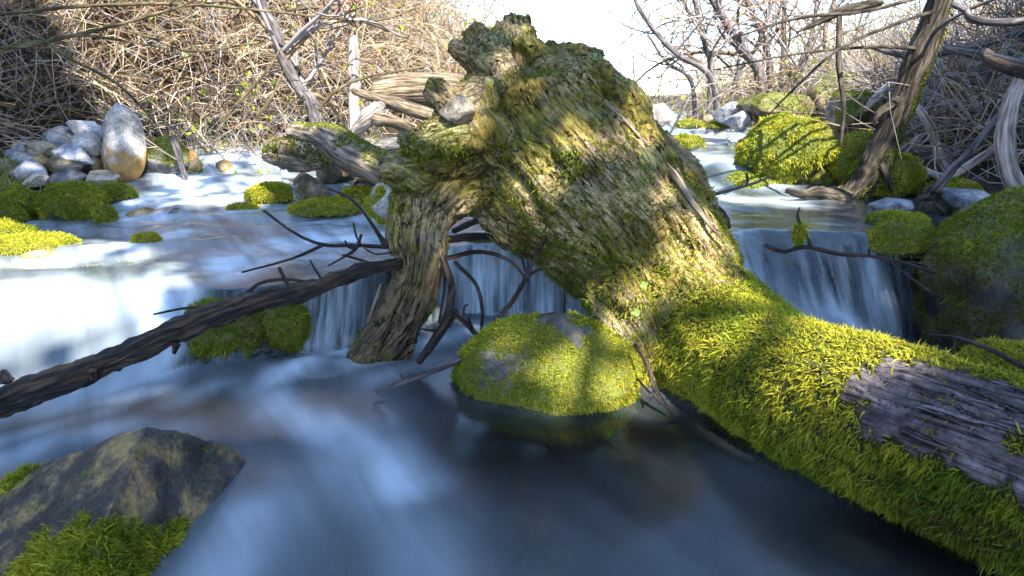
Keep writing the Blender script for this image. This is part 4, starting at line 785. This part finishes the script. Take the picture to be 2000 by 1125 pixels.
for k in range(16):
    y = rng.uniform(8.5, 15); x = rng.uniform(.13, .26) * y
    shrub(x, y, (0, 0, 1), 40, .55, .007, W_lav / W_lav.sum(), 'low pale twiggy bush in the valley gap beside the stump', 'pale bushes in the valley gap', 790 + k, 50, .6, .2, 3)
def sapling(pts, r, label, mat, seed, nb=9, bl=1.0, group='leaning saplings of the far bank', leaf=0, up=.5, name='sapling', part_label=None):
    rng = np.random.default_rng(seed); C_ = np.array([PY(*p) for p in pts]); C_ = C_[np.argsort(C_[:, 2])]; b0 = C_[0]; gz = GZ(b0[0], b0[1])
    if b0[2] > gz: C_ = np.vstack([[b0[0] + (b0[0] - C_[1][0]) * .3, b0[1], gz - .05], C_])
    R_ = np.linspace(r[0], r[1], len(C_)) * mpp(pts[0][2]); rt_ = empty(name, C_[0]); tag(rt_, label, 'tree', group)
    V_, F_, G_ = grain_tube(C_, R_, 8, R_.mean() * .15, seed, 30); child('trunk', V_, F_, mat, rt_, attrs={'grain': G_})
    Ps = spline(C_, 40); ii = rng.integers(8, 39, nb); dd = nrm(Ps[ii] - Ps[ii - 1]) * .4 + rng.normal(size=(nb, 3)) * [.8, .6, .4] + [0, 0, up]
    rb = np.interp(ii / 39, np.linspace(0, 1, len(R_)), R_) * .5
    V1, F1, Q = strands(Ps[ii], dd, bl * rng.uniform(.5, 1.2, nb), rb, rb * .35, 7, 4, .5, .1, 0, rng); m_ = nb * 6; si = rng.integers(0, nb, m_); kk = rng.integers(2, 8, m_)
    V2, F2, Q2 = strands(Q[si, kk], nrm(Q[si, kk] - Q[si, kk - 1]) + rng.normal(size=(m_, 3)) * .6, bl * .45 * rng.uniform(.5, 1.2, m_), rb[si] * .45, rb[si] * .2, 5, 4, .6, .12, 0, rng)
    V_, F_ = join([(V1, F1), (V2, F2)]); c = np.vstack([rep_cols(TW[rng.choice([2, 3, 4, 0], nb)] * .8, Q, 4), rep_cols(TW[rng.choice([2, 3, 0, 6], m_)] * .85, Q2, 4)])
    child('branches', V_, F_, M_twig, rt_, cols=c)
    if leaf:
        tp_ = np.repeat(Q2[rng.integers(0, m_, leaf), -1], 3, 0); Vl, Fl, Cl = leafquads(tp_, .04, rng, np.array([.32, .38, .03]) * rng.uniform(.7, 1.3, (len(tp_), 1)), np.array([[0, 0, .5]])); lo = child('leaves', Vl, Fl, M_leaf, rt_, smooth=False, cols=Cl); lo['kind'] = 'stuff'
    return rt_
sapling([(610, 205, 5.2), (592, 185, 5.2), (570, 150, 5.2), (550, 110, 5.2), (540, 60, 5.2), (515, 20, 5.2), (500, -30, 5.2)], (11, 9), 'slender lavender grey tree leaning out of the hillside brush', M_sap, 900, 12, 1.0, None, 30)
sap = [([(1392, 158), (1320, 104), (1272, 52), (1244, 8), (1230, -40)], (7, 3)), ([(1484, 150), (1456, 104), (1424, 52), (1392, 0), (1375, -40)], (10, 6)), ([(1504, 140), (1488, 68), (1460, 4), (1445, -40)], (7, 4)),
       ([(1388, 140), (1376, 84), (1360, 16), (1352, -40)], (6, 4)), ([(1528, 130), (1530, 60), (1532, -30)], (5, 3)), ([(1560, 140), (1585, 70), (1600, -30)], (6, 3)), ([(1440, 150), (1478, 90), (1520, -30)], (6, 3)), ([(1350, 160), (1300, 120), (1262, 60)], (5, 2)), ([(1620, 130), (1612, 60), (1640, -30)], (6, 3))]
SAPL = ['bare sapling bowing out over the stream towards the stump', 'thickest slanting bare sapling of the far bank', 'bare sapling rising beside the thickest slanting one', 'nearly upright bare sapling behind the bowing one', 'thin upright sapling behind the sunlit mossy boulder',
        'sapling tilting towards the leaning mossy trunk', 'sapling crossing behind the thickest slanting one', 'shortest bowing sapling above the white sunlit rock', 'thin sapling behind the big brown lichen stained rock']
for k, (p, r) in enumerate(sap):
    Yd = 7.5 + (k * 37 % 5) * .6; sapling([(a, b_, Yd) for a, b_ in p], r, SAPL[k], M_sap, 910 + k, 10, 1.3)
for k, (px, h) in enumerate([(1195, 70), (1210, 110), (1235, 130), (905, 60), (1130, 80), (868, 120)]):
    Yd = 13 + k; sapling([(px, 215, Yd), (px + 3, 215 - h * .5, Yd), (px - 4 + 2 * k, 215 - h, Yd)], (2.2, 1), 'faint thin distant tree standing in the valley gap', M_sap, 940 + k, 8, .7, 'thin distant trees in the valley gap')
CANE = ['olive brown cane climbing steeply above the stone pile', 'longest cane, running nearly level along the top of the brush', 'cane dipping in a shallow wave behind the stone pile', 'dark cane slanting down towards the standing stone',
        'short cane sagging between the stone pile and lavender tree', 'cane looping over the dead upright trunk', 'forked looking cane leaning up to the lavender tree fork', 'short straight cane just beneath the lavender tree fork', 'cane curving past the top of the dead upright trunk', 'thin cane reaching over the thick weathered log']
# arching canes across the top of the hillside brush
for k, pts in enumerate([[(-30, 95, 4.6), (120, 75, 4.7), (330, 20, 4.8), (420, -20, 4.9)], [(-30, 30, 4.7), (200, 10, 4.8), (420, 12, 4.9), (720, 45, 5.2)], [(-30, 95, 4.5), (60, 90, 4.5), (160, 70, 4.6), (330, 95, 4.9)], [(50, 50, 4.5), (130, 110, 4.5), (230, 165, 4.6), (300, 235, 4.8)], [(250, 60, 5.0), (300, 75, 5.0), (380, 100, 5.0), (520, 80, 5.2)], [(560, 20, 5.4), (640, 15, 5.4), (730, 40, 5.6), (830, 10, 5.8)], [(430, 240, 4.9), (475, 190, 4.95), (520, 140, 5.0), (548, 95, 5.1)], [(500, 230, 4.9), (530, 190, 5.0), (555, 135, 5.1)], [(760, 60, 6), (700, 40, 5.8), (600, 30, 5.6)], [(620, 215, 5.0), (660, 175, 5.0), (720, 150, 5.1), (830, 130, 5.4)]]):
    woodpart('arching_cane', pts, [2.6, 3.2, 2.6, 1.6], m_cane if k else (m_cane := m_wood('cane_bark', (.05, .04, .018), (.12, .10, .05), (.22, .18, .1), (90, 90, 10), .6)), None, 6, .1, k, 30, 0, CANE[k], 'cane', 'canes arching through the hillside brush')
# dry thatch, leaf litter and sticks under the brush: nobody could count them
def thatch(name, n_, spots, lean, Lr, rr, wts, label, seed, droop=.6, z0=.0):
    rng = np.random.default_rng(seed); P = spots(n_, rng); P[:, 2] = ground_z(P[:, 0], P[:, 1]) - .01 + rng.uniform(0, z0, len(P)) if z0 else ground_z(P[:, 0], P[:, 1]) - .01
    D = np.array(lean) + rng.normal(size=(len(P), 3)) * .6; c = TW[rng.choice(8, len(P), p=wts)] * rng.uniform(.6, 1.3, (len(P), 1)); r0 = rng.uniform(*rr, len(P))
    V_, F_, Q = strands(P, D, rng.uniform(*Lr, len(P)), r0, r0 * .4, 3, 3, .5, .13, droop, rng)
    return tag(mesh(name, V_, F_, M_twig, cols=rep_cols(c, Q)), label, kind='stuff')
def sp_left(n_, rng):
    P = np.zeros((n_ * 4, 3)); P[:, 0] = rng.uniform(-6.5, 1, n_ * 4); P[:, 1] = rng.uniform(3.5, 9, n_ * 4); d = np.interp(P[:, 1], [a for a, b_ in FL], [b_ for a, b_ in FL]) - P[:, 0]; return P[d > -.12][:n_]
def sp_right(n_, rng):
    P = np.zeros((n_ * 4, 3)); P[:, 1] = rng.uniform(2.6, 9, n_ * 4); P[:, 0] = np.interp(P[:, 1], [a for a, b_ in RB], [b_ for a, b_ in RB]) + .75 + rng.exponential(.9, n_ * 4); return P[:n_]
thatch('dead_brush', 12000, sp_left, (.35, -.35, .35), (.25, .8), (.0025, .006), W_light / W_light.sum(), 'dry tan twigs and stalks matted over the hillside', 31, .6, .35)
thatch('dead_brush', 6000, sp_right, (-.5, -.25, .25), (.3, .9), (.003, .007), W_lav / W_lav.sum(), 'grey purple dead sticks matted over the rocky bank', 32, .4, .35)
for nm_, sp_, nn_, sd_, lb_ in [('leaf_litter', sp_left, 16000, 51, 'dry brown leaf litter scattered over the hillside soil'), ('leaf_litter', sp_right, 7000, 52, 'dry grey brown litter scattered over the rocky bank')]:
    rng = np.random.default_rng(sd_); P = sp_(nn_, rng); P[:, 2] = ground_z(P[:, 0], P[:, 1]) + rng.uniform(0, .03, len(P)); cc = np.array([(.20, .13, .07), (.30, .21, .12), (.10, .07, .045), (.15, .12, .1)])[rng.integers(0, 4, len(P))] * rng.uniform(.6, 1.3, (len(P), 1))
    Vl, Fl, Cl = leafquads(P, .07, rng, cc); tag(mesh(nm_, Vl, Fl, M_leaf, smooth=False, cols=Cl), lb_, kind='stuff')
def grass(name, n_, spots, h, w_, cols, label, seed, kind='stuff', cat=None, lean=(0, 0, 1), loc=None):
    rng = np.random.default_rng(seed); P = spots(n_, rng); n_ = len(P); d = nrm(np.array(lean) + rng.normal(size=(n_, 3)) * .35); s = nrm(np.cross(d, rng.normal(size=(n_, 3)))); l = h * rng.uniform(.5, 1.3, (n_, 1)); bd = nrm(rng.normal(size=(n_, 3)) * [1, 1, .2] + [0, 0, -.5])
    V_ = np.stack([P - s * w_, P + s * w_, P + d * l * .6 - s * w_ * .7, P + d * l * .6 + s * w_ * .7, P + d * l + bd * l * .35], 1).reshape(-1, 3); q = (np.arange(n_) * 5)[:, None]
    F_ = np.stack([q + [[0, 1, 3]], q + [[0, 3, 2]], q + [[2, 3, 4]]], 1).reshape(-1, 3); c = np.asarray(cols)[rng.integers(0, len(cols), n_)] * rng.uniform(.7, 1.3, (n_, 1))
    return tag(mesh(name, V_, F_, M_leaf, smooth=False, cols=np.repeat(c, 5, 0), loc=loc), label, cat, None, kind)
def on_ground(P): P[:, 2] = ground_z(P[:, 0], P[:, 1]) - .01; return P
def far_spots(n_, rng):
    P = np.zeros((n_, 3)); P[:, 1] = rng.uniform(6.2, 14, n_); P[:, 0] = np.interp(P[:, 1], [a for a, b_ in RB], [b_ for a, b_ in RB]) + rng.exponential(1.3, n_) + .1; P = P[fbm(P, .9, 2, 3) > -.15]; return on_ground(P)
grass('grass', 9000, far_spots, .16, .004, [(.16, .24, .03), (.26, .30, .04), (.34, .28, .10), (.10, .18, .03)], 'fresh green spring grass on the far sunlit bank', 41)
def tuft(px, py, Yd, sx, sy): 
    c0 = PY(px, py, Yd)
    return lambda n_, rng: on_ground(np.stack([c0[0] + rng.normal(size=n_) * sx, c0[1] + rng.normal(size=n_) * sy, 0 * rng.random(n_)], 1))
grass('grass_tuft', 500, tuft(1470, 262, 5.6, .13, .1), .2, .004, [(.16, .26, .03), (.24, .32, .04)], 'fresh green grass tuft behind the sunlit mossy boulder', 42, None, 'grass')
grass('grass_tuft', 260, tuft(0, 372, 3.8, .07, .06), .2, .004, [(.18, .26, .04), (.34, .29, .12), (.42, .36, .18)], 'half dry grass tuft hanging over the dark moss mound', 43, None, 'grass', (.25, -.2, .9))
grass('grass_tuft', 90, tuft(2, 318, 4.2, .06, .05), .2, .004, [(.18, .28, .04), (.28, .32, .08)], 'upright green grass tuft beside the blue slates', 44, None, 'grass')
c0 = PY(1530, 735, 1.46)
grass('grass_sprig', 16, lambda n_, rng: c0 + rng.normal(size=(n_, 3)) * [.02, .015, .008], .06, .0011, [(.2, .3, .06), (.26, .36, .1)], 'few thin grass blades growing in the log moss', 45, None, 'grass', (.2, -.3, .5))
for px, py, Yd in [(1258, 556, 1.84), (1243, 610, 1.82)]:
    rng = np.random.default_rng(px); c0 = PY(px, py, Yd); th = np.arange(4) * math.pi / 2 + .4; Vs, Fs = [], []
    for q, a in enumerate(th):
        e = np.array([math.cos(a), -.25, math.sin(a)]) * .011; s = np.array([-math.sin(a), 0, math.cos(a)]) * .006
        Vs += [c0, c0 + e * .6 - s, c0 + e * 1.05 - s * .4, c0 + e * 1.05 + s * .4, c0 + e * .6 + s]; Fs.append([q * 5 + j for j in range(5)])
    tag(mesh('seedling', np.array(Vs), np.array(Fs), M_leaf, smooth=False, cols=np.tile([.30, .48, .12], (20, 1)), loc=c0), 'tiny pale green seedling sprouting from the stump moss', 'seedling', 'seedlings on the stump')

# ------------------------------------------------------------------ unseen tree added above and behind the camera: shades the creek, gaps shaped for sun flecks
rng = np.random.default_rng(98); n_ = 80000
P = np.stack([rng.uniform(-4, 8, n_), rng.uniform(-6.5, 3, n_), rng.uniform(5.0, 7.0, n_)], 1); sh = P - SUN * ((P[:, 2] - .35) / SUN[2])[:, None]
edge = .35 * fbm(np.stack([sh[:, 0], sh[:, 1], 0 * sh[:, 0]], 1), 1.1, 3, 2)
ylim = np.interp(sh[:, 0], [-4.5, -3, -2, -1, .2, .7, 1.2, 1.7, 2.2, 4.5], [6.2, 5.6, 4.9, 4.4, 4.2, 3.3, 3.2, 3.3, 5.5, 6.0])
ok = (sh[:, 1] + edge < ylim) & (sh[:, 0] > -4.8) & (sh[:, 0] < 4.8) & (sh[:, 1] > -.3)
for (px, py, Yd, r) in [(1480, 640, 1.72, .1), (1580, 655, 1.58, .17), (1680, 665, 1.47, .16), (1780, 680, 1.36, .09), (1870, 695, 1.28, .08), (1085, 775, 1.72, .12), (1130, 700, 1.78, .08), (20, 485, 2.85, .25), (40, 570, 2.4, .42), (180, 590, 2.3, .3), (1240, 300, 2.2, .12), (1330, 420, 2.1, .08), (500, 380, 3.9, .2), (420, 390, 3.9, .2), (1400, 560, 1.9, .1), (980, 380, 2.1, .07), (700, 330, 3.8, .16)]:  # gaps cut in the added crown so sun reaches these spots
    e = P - PY(px, py, Yd); ok &= np.linalg.norm(np.cross(e, SUN), axis=1) > r
for px, py, r in [(205, 965, .13), (235, 1040, .11), (120, 980, .08)]:
    e = P - surf(WETROCK, px, py); ok &= np.linalg.norm(np.cross(e, SUN), axis=1) > r
for (px, py, Yd, r, pd) in [(1470, 665, 1.72, .2, .88), (1620, 690, 1.52, .22, .88), (1540, 740, 1.52, .25, .8), (1750, 740, 1.35, .16, .8), (1330, 640, 1.9, .26, .8), (1850, 800, 1.2, .25, .55), (1075, 720, 1.8, .24, .7), (1200, 420, 2.15, .32, .75), (1000, 240, 2.2, .34, .78), (60, 590, 2.3, .62, .8), (-150, 560, 2.4, .7, .9), (200, 570, 2.45, .35, .55), (150, 1000, 1.05, .2, .5), (430, 350, 4.4, .6, .85), (850, 400, 2.15, .16, .65), (130, 300, 4.4, .5, .6), (1600, 380, 3.3, .5, .4)]:  # added crown thinned here for dappled sun
    e = P - PY(px, py, Yd); ok &= ~((np.linalg.norm(np.cross(e, SUN), axis=1) < r) & (rng.random(n_) < pd))
P = P[ok]; tc_ = np.array([2.6, -4.6, 0.]); tc_[2] = GZ(2.6, -4.6)
V_, F_, C_ = leafquads(P, .19, rng, np.array([.03, .05, .02]) * rng.uniform(.6, 1.4, (len(P), 1))); V_ = V_.reshape(-1, 4, 3); mid = V_.mean(1, keepdims=True); V_ = (mid + (V_ - mid) * 1.25).reshape(-1, 3)
shade_tree = empty('unseen_shade_tree', tc_); tag(shade_tree, 'unseen tree added to shade the creek, its crown gapped for sun flecks', 'tree')
Vt, Ft, Gt = grain_tube(np.array([tc_ - [0, 0, .1], tc_ + [.05, 0, 3], tc_ + [0, .1, 7.5]]), np.array([.28, .22, .12]), 14, .02, 5, 24); child('trunk', Vt, Ft, M_rot, shade_tree, attrs={'grain': Gt})
nb = 26; a = rng.uniform(0, 2 * math.pi, nb); Vb, Fb, Qb = strands(tc_ + np.stack([0 * a, 0 * a, rng.uniform(4.8, 6.6, nb)], 1), np.stack([np.cos(a), np.sin(a) + .5, .05 + 0 * a], 1), rng.uniform(3, 6, nb), .05, .012, 8, 5, .1, .04, 0, rng)
child('limbs', Vb, Fb, M_twig, shade_tree, cols=np.tile([.06, .045, .03], (len(Vb), 1)))
cr = child('crown', V_, F_, M_leaf, shade_tree, smooth=False, cols=C_)
